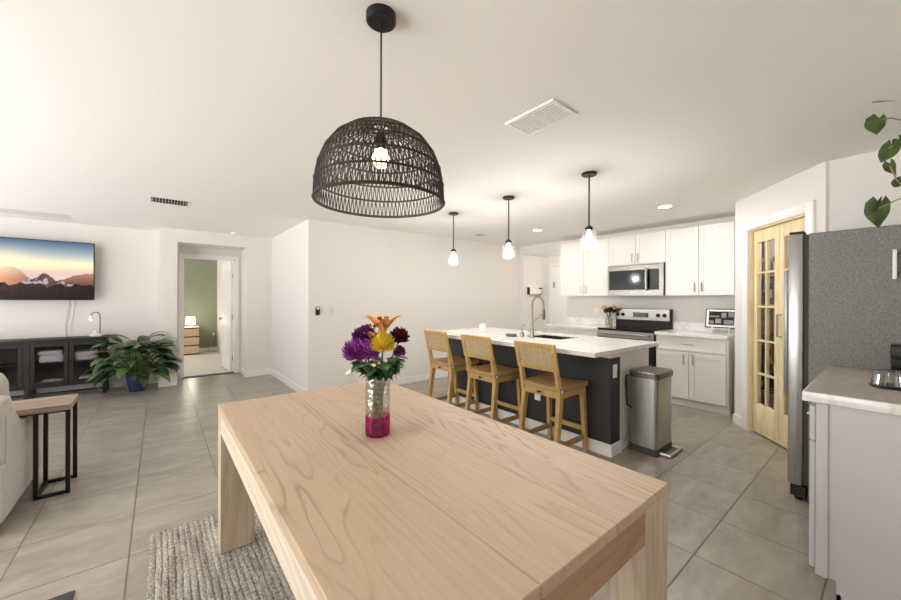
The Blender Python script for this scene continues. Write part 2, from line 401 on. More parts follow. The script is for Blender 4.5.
# bedroom door casing
w = MB(); c = 0.058
w.box(DX0 - c, DX0, ALCY - 0.02, ALCY, 0, DTOP + c, 0.004); w.box(DX1, DX1 + c, ALCY - 0.02, ALCY, 0, DTOP + c, 0.004); w.box(DX0, DX1, ALCY - 0.02, ALCY, DTOP, DTOP + c, 0.004)
w.box(DX0 - 0.0, DX0 + 0.018, ALCY, ALCY + 0.12, 0, DTOP); w.box(DX1 - 0.018, DX1, ALCY, ALCY + 0.12, 0, DTOP); w.box(DX0, DX1, ALCY, ALCY + 0.12, DTOP - 0.018, DTOP)
struct('trim_1', w, 'trim')
struct('trim_2', MB().box(DX0, DX1, ALCY - 0.01, ALCY + 0.12, 0.0, 0.009), 'rubber')
# pantry casing
w = MB(DT); c = 0.085
w.box(CS0 - c, CS0, -0.022, 0, 0, COT + c, 0.004); w.box(CS1, CS1 + c, -0.022, 0, 0, COT + c, 0.004); w.box(CS0, CS1, -0.022, 0, COT, COT + c, 0.004)
struct('trim_3', w, 'trim')
w = MB(DT); w.box(CS0, CS0 + 0.012, 0, 0.1, 0, COT); w.box(CS1 - 0.012, CS1, 0, 0.1, 0, COT); w.box(CS0, CS1, 0, 0.1, COT - 0.014, COT)
struct('trim_4', w, 'pine')

# doors ------------------------------------------------------------
def panel_door(name, T, wd, ht, th=0.036):
    """two-panel moulded door, hinge edge at local x=0, front at local y=0"""
    m = MB(T); m.box(0, wd, 0.004, th - 0.004, 0.012, ht, 0.002)
    st = 0.115
    for y0, y1 in ((0.0, 0.005), (th - 0.005, th)):
        m.box(0, st, y0, y1, 0.012, ht); m.box(wd - st, wd, y0, y1, 0.012, ht); m.box(st, wd - st, y0, y1, 0.012, 0.24)
        m.box(st, wd - st, y0, y1, 0.86, 1.02); m.box(st, wd - st, y0, y1, ht - 0.13, ht)
        n = 8                                 # arched head over the upper panel
        for k in range(n):
            xa = st + (wd - 2 * st) * k / n; xb = st + (wd - 2 * st) * (k + 1) / n
            d = 0.11 * abs(((k + 0.5) / n) * 2 - 1) ** 2
            m.box(xa, xb, y0, y1, ht - 0.13 - d, ht - 0.13)
        m.box(st + 0.06, wd - st - 0.06, y0, y1, 0.30, 0.80); m.box(st + 0.06, wd - st - 0.06, y0, y1, 1.08, ht - 0.30)
    return struct(name, m, 'trim')
hinge = (DX1 - 0.02, ALCY + 0.125, 0)
T = frame_T(hinge, math.radians(94.5))
d1 = panel_door('door_1', T, 0.715, 2.0)
m = MB(T)
for y in (-0.03, 0.066):
    m.cyl((0.655, 0.018, 0.95), (0.655, y, 0.95), 0.010); m.lathe((0, 0, 0), [(0, 0)], 3) if False else None
for s in (-1, 1):
    y = 0.018 + s * 0.055; m.tube([(0.655, y - s * 0.012, 0.95), (0.655, y, 0.95), (0.655, y + s * 0.018, 0.95)], [0.022, 0.028, 0.016], 14)
m.build('door_knob', 'nickel', d1)
for z in (0.25, 1.0, 1.75): MB(T).box(-0.012, 0.006, -0.006, 0.012, z - 0.045, z + 0.045).build('hinge', 'nickel', d1)

def lite_door(name, x0, x1, lites, handle_x):
    """pine French bifold leaf: stiles, rails, glazing bars and two columns of panes"""
    y0, y1 = 0.030, 0.064
    z0, z1 = 0.014, COT - 0.018
    a0, a1 = lites; zs = [0.305, 0.605, 0.935, 1.27, 1.605, 1.905]
    m = MB(DT)
    m.box(x0, a0, y0, y1, z0, z1, 0.003); m.box(a1, x1, y0, y1, z0, z1, 0.003)
    m.box(a0, a1, y0, y1, z0, zs[0], 0.002); m.box(a0, a1, y0, y1, zs[-1], z1, 0.002)
    o = struct(name, m, 'pine')
    mid = (a0 + a1) / 2; g = MB(DT); bw = 0.017
    for z in zs[1:-1]: g.box(a0, a1, y0 + 0.004, y1 - 0.004, z - bw / 2, z + bw / 2)
    g.box(mid - bw / 2, mid + bw / 2, y0 + 0.004, y1 - 0.004, zs[0], zs[-1])
    g.build('glazing_bars', 'pine', o)
    p = MB(DT)
    for k in range(5):
        p.box(a0, mid - bw / 2, 0.044, 0.047, zs[k], zs[k + 1]); p.box(mid + bw / 2, a1, 0.044, 0.047, zs[k], zs[k + 1])
    p.build('panes', 'pane', o)
    if handle_x:
        h = MB(DT)
        h.tube([(handle_x, y0, 1.20), (handle_x, y0 - 0.035, 1.20), (handle_x, y0 - 0.035, 1.00), (handle_x, y0, 1.00)], 0.008, 8)
        h.build('door_handle', 'nickel', o)
    return o
CM = (CS0 + CS1) / 2
lite_door('door_2', CS0 + 0.016, CM - 0.002, (CS0 + 0.068, CM - 0.060), None)
lite_door('door_3', CM + 0.002, CS1 - 0.016, (CM + 0.060, CS1 - 0.068), CM + 0.035)
# hall door beyond the kitchen opening
T = Matrix.Translation((6.32, 4.47, 0)) @ Matrix.Rotation(-PI / 2, 4, 'Z')
d4 = panel_door('door_4', T, 0.80, 2.0, 0.036)
MB().box(6.30, 6.325, 4.40, 4.44, 1.58, 1.70, 0.004).build('door_latch', 'nickel', d4)
w = MB(); w.box(6.33, 6.36, 4.48, 4.55, 0, 2.09, 0.003); w.box(6.33, 6.36, 3.60, 3.66, 0, 2.09, 0.003); w.box(6.33, 6.36, 3.66, 4.48, 2.02, 2.09, 0.003)
struct('trim_5', w, 'trim')

# ================================================================= DINING TABLE
TX0, TX1, TY0, TY1, TZ = 0.245, 1.225, 0.440, 2.283, 0.765
t = thing('dining_table', 'large washed oak dining table with square legs and plank top', 'table', ((TX0 + TX1) / 2, (TY0 + TY1) / 2, 0))
m = MB(); xs = [TX0, 0.590, 0.902, TX1]
for a, b in zip(xs, xs[1:]): m.box(a + 0.0006, b - 0.0006, TY0, TY1, TZ - 0.032, TZ, 0.002, 1)
m.build('tabletop', 'oak', t)
az = (TZ - 0.128, TZ - 0.032)
MB().box(TX0 + 0.001, TX0 + 0.026, TY0 + 0.104, TY1 - 0.104, *az).build('apron', 'oaky_lit', t)
MB().box(TX1 - 0.026, TX1 - 0.001, TY0 + 0.104, TY1 - 0.104, *az).build('apron', 'oaky_lit', t)
MB().box(TX0 + 0.158, TX1 - 0.158, TY0 + 0.004, TY0 + 0.030, *az).build('apron', 'oakx_shade', t)
MB().box(TX0 + 0.158, TX1 - 0.158, TY1 - 0.030, TY1 - 0.004, *az).build('apron', 'oakx_shade', t)
RUGZ = 0.014
for x0, x1 in ((TX0 + 0.001, TX0 + 0.158), (TX1 - 0.158, TX1 - 0.001)):
    for y0, y1 in ((TY0 + 0.002, TY0 + 0.104), (TY1 - 0.104, TY1 - 0.002)):
        MB().box(x0, x1, y0, y1, RUGZ, TZ - 0.032, 0.0008, 1).build('leg', 'oakz', t)

# rugs
m = MB(); n = 58; x0, x1, y0, y1 = -0.045, 1.46, -0.7, 2.615
wd = (x1 - x0) / n
for k in range(n):
    cx = x0 + (k + 0.5) * wd; ring = []
    ny = 60
    for j in range(ny + 1):
        y = y0 + (y1 - y0) * j / ny + random.uniform(-0.003, 0.003) * (0 < j < ny) + (random.uniform(-0.006, 0.006) if j in (0, ny) else 0)
        hh = RUGZ * (0.80 + 0.2 * random.random()); off = random.uniform(-0.003, 0.003) + 0.006 * math.sin(y * 3.1 + k * 0.25)
        ring.append([(cx + off + wd * 0.5 * math.cos(a) * (1.02), y, max(0.0, hh * (0.45 * math.sin(a) + (0.45 if 0.1 < a < 3.0 else 0)))) for a in [PI * q / 6 for q in range(7)]])
    m.rings(ring, False, False)
tag(m.build('braided_rug', 'braid', loc=(0.7, 0.9, 0)), 'grey and cream braided rug under the dining table', 'rug')
m = MB(); m.box(-1.25, -0.295, 1.75, 2.335, 0, 0.010, 0.003)
tag(m.build('floor_mat', 'mat', loc=(-0.77, 2.04, 0)), 'small black floor mat on the bare tiles beside the braided rug', 'mat')

# ================================================================= VASE AND FLOWERS
VX, VY = 0.712, 1.362
t = thing('flower_vase', 'crackled glass cylinder vase with magenta lower part on the dining table', 'vase', (VX, VY, TZ))
R = 0.051
def band(z0, z1, n): return [(R + (0.0008 if k % 2 else -0.0006), z0 + (z1 - z0) * k / n) for k in range(n + 1)]
MB().lathe((VX, VY, TZ), [(0.0, 0.001), (R * 0.96, 0.001)] + band(0.008, 0.082, 8) + [(R - 0.004, 0.0821), (R - 0.004, 0.006), (0.0, 0.006)], 36, False).build('lower_glass', 'magenta', t)
MB().lathe((VX, VY, TZ), band(0.082, 0.238, 14) + [(R - 0.003, 0.2385), (R - 0.004, 0.082)], 36, False).build('upper_glass', 'crackle', t)
def pix(dx, dz, depth=0.0):
    """offset from the vase axis: dx across the view, dz height over the table, depth away from the viewer"""
    f = Vector((0.629, 0.777)); r = Vector((0.777, -0.629)); q = Vector((VX, VY)) + r * dx + f * depth
    return Vector((q.x, q.y, TZ + dz))
def stem_to(head, obj, k, r=0.0028, mat='stem', name='stem'):
    a = 2 * PI * k / 9; foot = Vector((VX + 0.026 * math.cos(a), VY + 0.026 * math.sin(a), TZ + 0.010))
    neck = Vector((VX + (head.x - VX) * 0.22 + 0.014 * math.cos(a + 2), VY + (head.y - VY) * 0.22 + 0.014 * math.sin(a + 2), TZ + 0.232))
    pts = [foot, foot.lerp(neck, 0.55), neck, neck.lerp(head, 0.6) + Vector((0, 0, 0.008)), head]
    MB().tube(pts, r, 6).build(name, mat, obj)
def mum(name, label, c, r, mat, n, k, cat='flower', plen=None, wid=0.3, grp='flowers in the magenta vase', tipdown=0.5):
    t = thing(name, label, cat, c, grp); m = MB()
    for i in range(n):
        z = 1 - 1.72 * (i + 0.5) / n; a = i * 2.39996
        e = math.asin(max(-1, min(1, z))); L = r * random.uniform(0.72, 1.0)
        d = Vector((math.cos(a) * math.cos(e), math.sin(a) * math.cos(e), math.sin(e)))
        m.leaf(c + d * r * 0.18, a, e + 0.25, L, r * wid, tipdown, fold=0.7, shape=[0.5, 0.9, 1.0, 0.9, 0.35])
    m.lathe((c.x, c.y, c.z - r * 0.2), [(r * 0.05, -r * 0.35), (r * 0.4, -r * 0.1), (r * 0.45, r * 0.2), (r * 0.2, r * 0.45)], 10)
    m.build('petals', mat, t, smooth=60)
    stem_to(c - Vector((0, 0, r * 0.3)), t, k); return t
mum('purple_carnation', 'big ruffled purple bloom lowest and outermost on the purple side of the bouquet', pix(-0.078, 0.346, -0.02), 0.060, 'purple', 120, 0, wid=0.42, tipdown=-0.5)
mum('purple_carnation', 'ruffled purple bloom next to the yellow one at the bouquet middle', pix(-0.036, 0.348, -0.035), 0.050, 'purple', 100, 1, wid=0.42, tipdown=-0.5)
mum('purple_carnation', 'dark purple bloom topping the purple cluster in the bouquet', pix(-0.062, 0.405, 0.005), 0.048, 'dpurple', 100, 2, wid=0.42, tipdown=-0.5)
mum('yellow_chrysanthemum', 'round yellow chrysanthemum at the centre of the bouquet', pix(0.030, 0.378, -0.045), 0.052, 'yellow', 170, 3, wid=0.2, tipdown=-0.7)
mum('red_chrysanthemum', 'wine red bloom behind the yellow chrysanthemum in the bouquet', pix(0.088, 0.405, 0.0), 0.042, 'maroon', 90, 4, wid=0.4, tipdown=-0.3)
mum('violet_blossom', 'small dark violet blossom below the wine red bloom', pix(0.092, 0.345, -0.01), 0.027, 'dpurple', 36, 5, wid=0.6, tipdown=-0.2)
def lily(label, c, r, k, tilt, mat='orange'):
    t = thing('orange_lily', label, 'flower', c, 'flowers in the magenta vase'); m = MB()
    for i in range(6):
        a = i * PI / 3 + tilt
        m.leaf(c - Vector((0, 0, 0.02)), a, 1.38, r * (1.35 if i % 2 else 1.15), r * 0.44, 1.75, fold=0.35, shape=[0.25, 0.6, 0.95, 1.0, 0.85, 0.5, 0.05])
    m.build('petals', mat, t, smooth=60)
    s = MB()
    for i in range(6):
        a = i * PI / 3 + 0.4; p = c + Vector((math.cos(a) * 0.018, math.sin(a) * 0.018, 0.045))
        s.tube([c, c.lerp(p, 0.6) + Vector((0, 0, 0.006)), p], 0.0012, 5); s.tube([p - Vector((0, 0, 0.006)), p + Vector((0.004 * math.cos(a), 0.004 * math.sin(a), 0.007))], 0.003, 6)
    s.build('stamens', 'maroon', t)
    stem_to(c - Vector((0, 0, 0.02)), t, k)
lily('open apricot lily standing highest in the bouquet', pix(0.020, 0.440, 0.0), 0.112, 6, 0.2)
lily('half-open apricot lily between the purple blooms and the yellow one', pix(-0.022, 0.410, -0.01), 0.062, 7, 0.9)
lily('small tan alstroemeria low over the vase rim', pix(-0.052, 0.278, -0.03), 0.036, 8, 0.3)
t = thing('lily_bud', 'long pale unopened bud leaning out over the vase rim', 'flower', pix(-0.09, 0.268), 'flowers in the magenta vase')
p0, p1 = pix(-0.062, 0.282, -0.03), pix(-0.128, 0.258, -0.03)
MB().tube([p0.lerp(p1, q) for q in (0, 0.2, 0.5, 0.8, 1)], [0.004, 0.012, 0.015, 0.010, 0.002], 10).build('bud', 'cream', t)
stem_to(p0, t, 3)
for k in range(10):
    a = k * 0.7 if k > 3 else [0.2, -1.2, -0.6, 1.2][k]
    t = thing('leaf_sprig', 'dark green leafy sprig filling the bouquet above the rim', 'leaves', (VX, VY, TZ + 0.24), 'green sprigs in the magenta vase')
    tip = Vector((VX + 0.075 * math.cos(a), VY + 0.075 * math.sin(a), TZ + 0.315)); m = MB()
    for j in range(7):
        q = Vector((VX, VY, TZ + 0.245)).lerp(tip, 0.25 + 0.12 * j)
        m.leaf(q, a + (1.1 if j % 2 else -1.1) * random.uniform(0.4, 1.2), random.uniform(-0.1, 0.6), random.uniform(0.06, 0.085), 0.042, 1.3)
    m.build('leaves', 'dgreen', t, smooth=60); stem_to(tip, t, k, 0.002)

# ================================================================= RATTAN CHANDELIER
PX, PY = 0.648, 1.222
t = thing('dome_pendant_lamp', 'large open-weave dark dome lamp hanging over the dining table', 'lamp', (PX, PY, CEIL))
MB().lathe((PX, PY, CEIL), [(0.0, -0.030), (0.050, -0.030), (0.056, -0.025), (0.056, 0.0)], 32).build('canopy', 'black', t)
DTOPZ, DRIM, DR_ = 1.970, 1.695, 0.238
MB().cyl((PX, PY, CEIL - 0.03), (PX, PY, DTOPZ - 0.05), 0.0035, 8).build('cord', 'black', t)
MB().lathe((PX, PY, DTOPZ - 0.08), [(0.0, 0.0), (0.021, 0.0), (0.021, 0.05), (0.014, 0.058), (0.006, 0.075)], 20).build('socket', 'black', t)
MB().lathe((PX, PY, 1.825), [(0.002, 0.0), (0.018, 0.004), (0.029, 0.022), (0.030, 0.040), (0.022, 0.065), (0.014, 0.082), (0.013, 0.095)], 20).build('bulb', 'bulb', t)
prof = []                                    # dome profile: (radius, height) from crown to rim
for q in range(41):
    a = q / 40 * 1.0
    ang = (PI / 2) * (1 - a) + 0.0
    prof.append((DR_ * (0.17 + 0.83 * math.sin(a * PI / 2) ** 0.92) if a > 0 else DR_ * 0.17, DRIM + (DTOPZ - DRIM) * (math.cos(a * PI / 2) ** 0.85)))
def at_z(f):
    k = f * 40; i = min(39, int(k)); u = k - i
    return prof[i][0] * (1 - u) + prof[i + 1][0] * u, prof[i][1] * (1 - u) + prof[i + 1][1] * u
levels = [0.0, 0.26, 0.43, 0.585, 0.74, 0.88, 1.0]
m = MB()
for lv in levels:
    r, z = at_z(lv); m.tube([(PX + r * math.cos(2 * PI * k / 64), PY + r * math.sin(2 * PI * k / 64), z) for k in range(64)], 0.0042 if lv < 1 else 0.0058, 6, True)
m.build('hoops', 'rattan', t)
m = MB(); cnt = [40, 58, 70, 78, 84, 86]
for (la, lb), n in zip(zip(levels, levels[1:]), cnt):
    for k in range(n):
        for sg in (0, 1):
            a0 = 2 * PI * (k + (0.0 if sg else 0.0)) / n; a1 = 2 * PI * (k + (0.62 if sg else -0.62) * 0.75) / n
            a0 += random.uniform(-.2, .2) / n; a1 += random.uniform(-.2, .2) / n
            pts = []
            for q in (0, 0.33, 0.67, 1.0):
                r, z = at_z(la + (lb - la) * q); a = a0 + (a1 - a0) * q
                pts.append((PX + r * math.cos(a), PY + r * math.sin(a), z))
            m.tube(pts, 0.00215, 4, cap=False)
m.build('woven_shade', 'rattan', t)
r, z = at_z(0.0)
m = MB()
for k in range(4): m.cyl((PX, PY, z - 0.01), (PX + r * math.cos(k * PI / 2), PY + r * math.sin(k * PI / 2), z), 0.003, 6)
m.build('spider', 'black', t)

# ================================================================= ISLAND
IX0, IX1, IY0, IY1 = 2.972, 3.78, 1.535, 3.72
t = thing('kitchen_island', 'charcoal kitchen island with white cabinet end and baseboard', 'kitchen island', (3.3, 2.6, 0))
MB().box(IX0, IX0 + 0.165, IY0 - 0.02, IY1, 0, CT - 0.085, 0.002, 1).build('front_panel', 'char', t)
MB().box(IX0 - 0.002, IX0 + 0.167, IY0 - 0.022, IY1, CT - 0.085, CT - 0.04).build('top_rail', 'trim', t)
m = MB(); m.box(IX0 + 0.165, IX1, IY0 + 0.005, IY0 + 0.40, 0.09, CT - 0.04, 0.002, 1); m.box(IX0 + 0.165, IX1, IY0 + 1.20, IY1, 0.09, CT - 0.04, 0.002, 1); m.box(IX1 - 0.02, IX1, IY0 + 0.40, IY0 + 1.20, 0.09, CT - 0.04); m.box(IX0 + 0.165, IX0 + 0.18, IY0 + 0.40, IY0 + 1.20, 0.09, CT - 0.04); m.box(IX0 + 0.165, IX1 - 0.07, IY0 + 0.005, IY1, 0, 0.09)
m.build('cabinet_body', 'cab', t)
m = MB(); m.box(IX0 - 0.014, IX0, IY0 - 0.034, IY1, 0, 0.105, 0.003, 1); m.box(IX0, IX0 + 0.18, IY0 - 0.034, IY0 - 0.02, 0, 0.105, 0.003, 1)
m.build('baseboard', 'trim', t)
MB().box(IX0 + 0.18, IX1 - 0.08, IY0 - 0.008, IY0 + 0.005, 0, 0.05).build('shoe_strip', 'trim', t)
def outlet(parent, cx, cy, cz, axis, switch=False):
    m = MB()
    if axis == 'x':
        m.box(cx - 0.005, cx, cy - 0.036, cy + 0.036, cz - 0.058, cz + 0.058, 0.003); o = m.build('switch_plate' if switch else 'outlet', 'white', parent)
        MB().box(cx - 0.008, cx - 0.005, cy - 0.016, cy + 0.016, cz - 0.034, cz + 0.034, 0.002).build('rocker' if switch else 'sockets', 'trim', o)
    else:
        m.box(cx - 0.036, cx + 0.036, cy - 0.005, cy, cz - 0.058, cz + 0.058, 0.003); o = m.build('switch_plate' if switch else 'outlet', 'white', parent)
        MB().box(cx - 0.016, cx + 0.016, cy - 0.008, cy - 0.005, cz - 0.034, cz + 0.034, 0.002).build('rocker' if switch else 'sockets', 'trim', o)
outlet(t, IX0, 2.27, 0.375, 'x'); outlet(t, IX0 + 0.07, IY0 - 0.02, 0.72, 'y')
# worktop with sink opening
SX0, SX1, SY0, SY1 = 3.205, 3.60, 2.17, 2.66
WX0, WX1, WY0, WY1 = 2.625, 3.83, 1.462, 3.80
m = MB()
m.box(WX0, SX0, WY0, WY1, CT - 0.04, CT, 0.003, 1); m.box(SX1, WX1, WY0, WY1, CT - 0.04, CT, 0.003, 1)
m.box(SX0, SX1, WY0, SY0, CT - 0.04, CT, 0.002, 1); m.box(SX0, SX1, SY1, WY1, CT - 0.04, CT, 0.002, 1)
tag(m.build('island_worktop', 'marble', loc=(3.2, 2.6, CT - 0.04)), 'white veined quartz worktop covering the charcoal island', 'countertop')
m = MB(); z0 = CT - 0.2395
m.box(SX0 + 0.001, SX1 - 0.001, SY0 + 0.001, SY1 - 0.001, z0, z0 + 0.01)
m.box(SX0 + 0.001, SX0 + 0.01, SY0 + 0.001, SY1 - 0.001, z0, CT - 0.012); m.box(SX1 - 0.01, SX1 - 0.001, SY0 + 0.001, SY1 - 0.001, z0, CT - 0.012)
m.box(SX0, SX1, SY0 + 0.001, SY0 + 0.01, z0, CT - 0.012); m.box(SX0, SX1, SY1 - 0.01, SY1 - 0.001, z0, CT - 0.012)
tag(m.build('kitchen_sink', 'dsteel', loc=(3.4, 2.34, z0)), 'steel undermount sink sunk into the island worktop', 'sink')
# faucet
FX, FY = 3.115, 2.455
t = thing('spring_faucet', 'tall brushed nickel spring faucet beside the island sink', 'faucet', (FX, FY, CT))
MB().lathe((FX, FY, CT), [(0.028, 0), (0.028, 0.006), (0.021, 0.012), (0.021, 0.10), (0.015, 0.11), (0.014, 0.17), (0.008, 0.175)], 20).build('base', 'nickel', t)
arc = [(FX, FY, CT + 0.15), (FX, FY, CT + 0.34)]
for k in range(1, 13):
    a = PI - PI * k / 12; arc.append((FX + 0.092 + 0.092 * math.cos(a), FY - 0.01 * k / 12, CT + 0.355 + 0.088 * math.sin(a)))
arc.append((FX + 0.188, FY - 0.01, CT + 0.30))
MB().tube(arc, 0.0105, 10).build('hose', 'nickel', t)
m = MB(); pts = []                            # the spring wound round the hose
for i, (a, b) in enumerate(zip(arc[1:-1], arc[2:])):
    a, b = Vector(a), Vector(b); n = max(2, int((b - a).length / 0.006))
    for j in range(n):
        c = a.lerp(b, j / n); tdir = (b - a).normalized(); u = Vector((0, 1, 0)); v = tdir.cross(u); ph = len(pts) * 1.6
        pts.append(c + (u * math.cos(ph) + v * math.sin(ph)) * 0.0145)
m.tube(pts, 0.0026, 4); m.build('spring', 'nickel', t)
MB().lathe((FX + 0.19, FY - 0.01, CT + 0.19), [(0.014, 0.0), (0.017, 0.01), (0.016, 0.07), (0.011, 0.12)], 14).build('spray_head', 'dsteel', t)
MB().tube([(FX, FY, CT + 0.165), (FX + 0.185, FY - 0.01, CT + 0.265)], 0.005, 8).build('support_arm', 'nickel', t)
MB().tube([(FX, FY + 0.02, CT + 0.07), (FX - 0.02, FY + 0.05, CT + 0.075)], 0.006, 8).build('lever', 'nickel', t)
t = thing('soap_dispenser', 'slim nickel soap dispenser between faucet and sponge tray', 'dispenser', (3.09, 2.575, CT))
MB().lathe((3.09, 2.575, CT), [(0.024, 0), (0.024, 0.05), (0.012, 0.06), (0.008, 0.065), (0.008, 0.12)], 16).build('bottle', 'nickel', t)
MB().tube([(3.09, 2.575, CT + 0.118), (3.09, 2.575, CT + 0.13), (3.13, 2.56, CT + 0.128)], 0.006, 8).build('pump', 'nickel', t)
t = thing('sponge_tray', 'low grey metal sponge tray on the island near the faucet', 'tray', (3.06, 2.70, CT))
m = MB(); m.lathe((3.06, 2.70, CT), [(0.0, 0.001), (0.058, 0.001), (0.064, 0.026), (0.060, 0.026), (0.054, 0.006), (0.0, 0.006)], 24, False); m.build('tray', 'dsteel', t)
MB().box(3.03, 3.09, 2.68, 2.72, CT + 0.006, CT + 0.022, 0.004).build('sponge', 'rubber', t)
t = thing('candle_jar', 'lit white candle jar standing alone on the island worktop', 'candle', (3.17, 3.27, CT))
MB().lathe((3.17, 3.27, CT), [(0.0, 0.0), (0.036, 0.0), (0.042, 0.01), (0.042, 0.10), (0.038, 0.10), (0.038, 0.075), (0.0, 0.075)], 24, False).build('jar', 'white', t)
MB().lathe((3.17, 3.27, CT + 0.076), [(0.001, 0), (0.006, 0.008), (0.004, 0.018), (0.0005, 0.028)], 10).build('flame', 'bulb', t)

# ================================================================= BAR STOOLS
def make_stool(loc, label):
    t = thing('counter_stool', label, 'stool', loc, 'counter stools at the island')
    X, Y, _ = loc
    o = lambda x, y, z: (X + x, Y + y, z)
    m = MB(); ring = []                       # saddle seat
    n = 12
    for i in range(n + 1):
        x = -0.215 + 0.425 * i / n; row = []
        for j in range(9):
            y = -0.205 + 0.41 * j / 8; e = abs(j / 4 - 1)
            z = 0.600 + 0.016 * e ** 2 + 0.006 * abs(i / 6 - 1); row.append(o(x, y, z))
        for j in range(8, -1, -1):
            y = -0.205 + 0.41 * j / 8; row.append(o(x, y, 0.572 + 0.010 * abs(j / 4 - 1)))
        ring.append(row)
    m.rings(ring); m.build('seat', 'stoolx', t)
    m = MB(); m.box(X - 0.20, X + 0.19, Y - 0.192, Y - 0.168, 0.520, 0.574, 0.003); m.box(X - 0.20, X + 0.19, Y + 0.168, Y + 0.192, 0.520, 0.574, 0.003)
    m.box(X - 0.20, X - 0.176, Y - 0.17, Y + 0.17, 0.520, 0.574, 0.003); m.box(X + 0.166, X + 0.19, Y - 0.17, Y + 0.17, 0.520, 0.574, 0.003)
    m.build('seat_rail', 'stool', t)
    for s in (-1, 1):
        MB().bar(o(-0.245, s * 0.190, 0), o(-0.170, s * 0.176, 0.572), 0.030, 0.034, 0.040, 0.052).build('leg', 'stool', t)
        MB().bar(o(0.200, s * 0.186, 0), o(0.165, s * 0.174, 0.572), 0.030, 0.034, 0.038, 0.046).build('leg', 'stool', t)
        MB().bar(o(-0.176, s * 0.186, 0.520), o(-0.262, s * 0.178, 0.90), 0.030, 0.050, 0.028, 0.026).build('back_post', 'stool', t)
        MB().tube([o(-0.19, s * 0.203, 0.585), o(-0.19, s * 0.212, 0.585)], 0.009, 10).build('bolt_cap', 'white', t)
        MB().bar(o(-0.215, s * 0.182, 0.13), o(0.192, s * 0.180, 0.13), 0.022, 0.040).build('stretcher', 'stoolx', t)
    MB().bar(o(0.190, -0.18, 0.20), o(0.190, 0.18, 0.20), 0.022, 0.040, ref=(1, 0, 0)).build('stretcher', 'stool', t)
    T = Matrix.Translation((X - 0.238, Y, 0.745)) @ Matrix.Rotation(-0.235, 4, 'Y')   # leaning back
    m = MB(T); b = 0.045; hw = 0.208; hh = 0.235
    m.box(-0.010, 0.012, -hw, -hw + b, 0, hh, 0.004); m.box(-0.010, 0.012, hw - b, hw, 0, hh, 0.004)
    m.box(-0.010, 0.012, -hw + b, hw - b, 0, b, 0.003); m.box(-0.010, 0.012, -hw + b, hw - b, hh - b, hh, 0.003)
    bk = m.build('backrest', 'stool', t)
    MB(T).box(-0.003, 0.005, -hw + b, hw - b, b, hh - b).build('cane_panel', 'cane', bk)
    MB().box(X - 0.222, X - 0.219 + 0.004, Y - 0.02, Y + 0.02, 0.545, 0.560, 0.001).build('badge', 'bronze', t)
    return t
st = make_stool((2.72, 1.90, 0), 'honey oak counter stool in front of the island outlet, closest to the trash can')
dup(st, (2.715, 2.615, 0), 'middle one of the three honey oak cane-back counter stools')
dup(st, (2.715, 3.285, 0), 'honey oak counter stool by the blank long wall, farthest from the trash can')

# ================================================================= TRASH CAN
X0, X1, Y0, Y1 = 3.262, 3.60, 1.262, 1.488
t = thing('step_trash_can', 'tall stainless steel step trash can beside the island end', 'trash can', ((X0 + X1) / 2, (Y0 + Y1) / 2, 0))
def rrect(x0, x1, y0, y1, r, z, n=5):
    out = []
    for cx, cy, a0 in ((x1 - r, y1 - r, 0), (x0 + r, y1 - r, PI / 2), (x0 + r, y0 + r, PI), (x1 - r, y0 + r, 1.5 * PI)):
        for k in range(n + 1):
            a = a0 + PI / 2 * k / n; out.append((cx + r * math.cos(a), cy + r * math.sin(a), z))
    return out
MB().rings([rrect(X0, X1, Y0, Y1, 0.035, 0.06), rrect(X0, X1, Y0, Y1, 0.035, 0.655)]).build('body', 'steel', t)
MB().rings([rrect(X0 - 0.004, X1 + 0.004, Y0 - 0.004, Y1 + 0.004, 0.035, 0.0), rrect(X0 - 0.004, X1 + 0.004, Y0 - 0.004, Y1 + 0.004, 0.035, 0.06)]).build('base', 'rubber', t)
MB().rings([rrect(X0 - 0.012, X1 + 0.010, Y0 - 0.010, Y1 + 0.010, 0.036, 0.655), rrect(X0 - 0.012, X1 + 0.010, Y0 - 0.010, Y1 + 0.010, 0.036, 0.700), rrect(X0 - 0.006, X1 + 0.004, Y0 - 0.004, Y1 + 0.004, 0.032, 0.708)]).build('lid', 'dsteel', t)
MB().tube([(X0 + 0.06, Y0 + 0.01, 0.02), (X0 + 0.06, Y0 - 0.075, 0.02), (X1 - 0.02, Y0 - 0.075, 0.02), (X1 - 0.02, Y0 + 0.01, 0.02)], 0.015, 8).build('pedal', 'steel', t)
m = MB(); m.tube([(X0 - 0.010, Y1 + 0.008, 0.66), (X0 - 0.030, Y1 + 0.018, 0.665), (X0 - 0.034, Y1 + 0.018, 0.60), (X0 - 0.018, Y1 + 0.015, 0.40), (X0 + 0.004, Y1 - 0.02, 0.375)], 0.008, 8); m.build('hinge_arm', 'black', t)

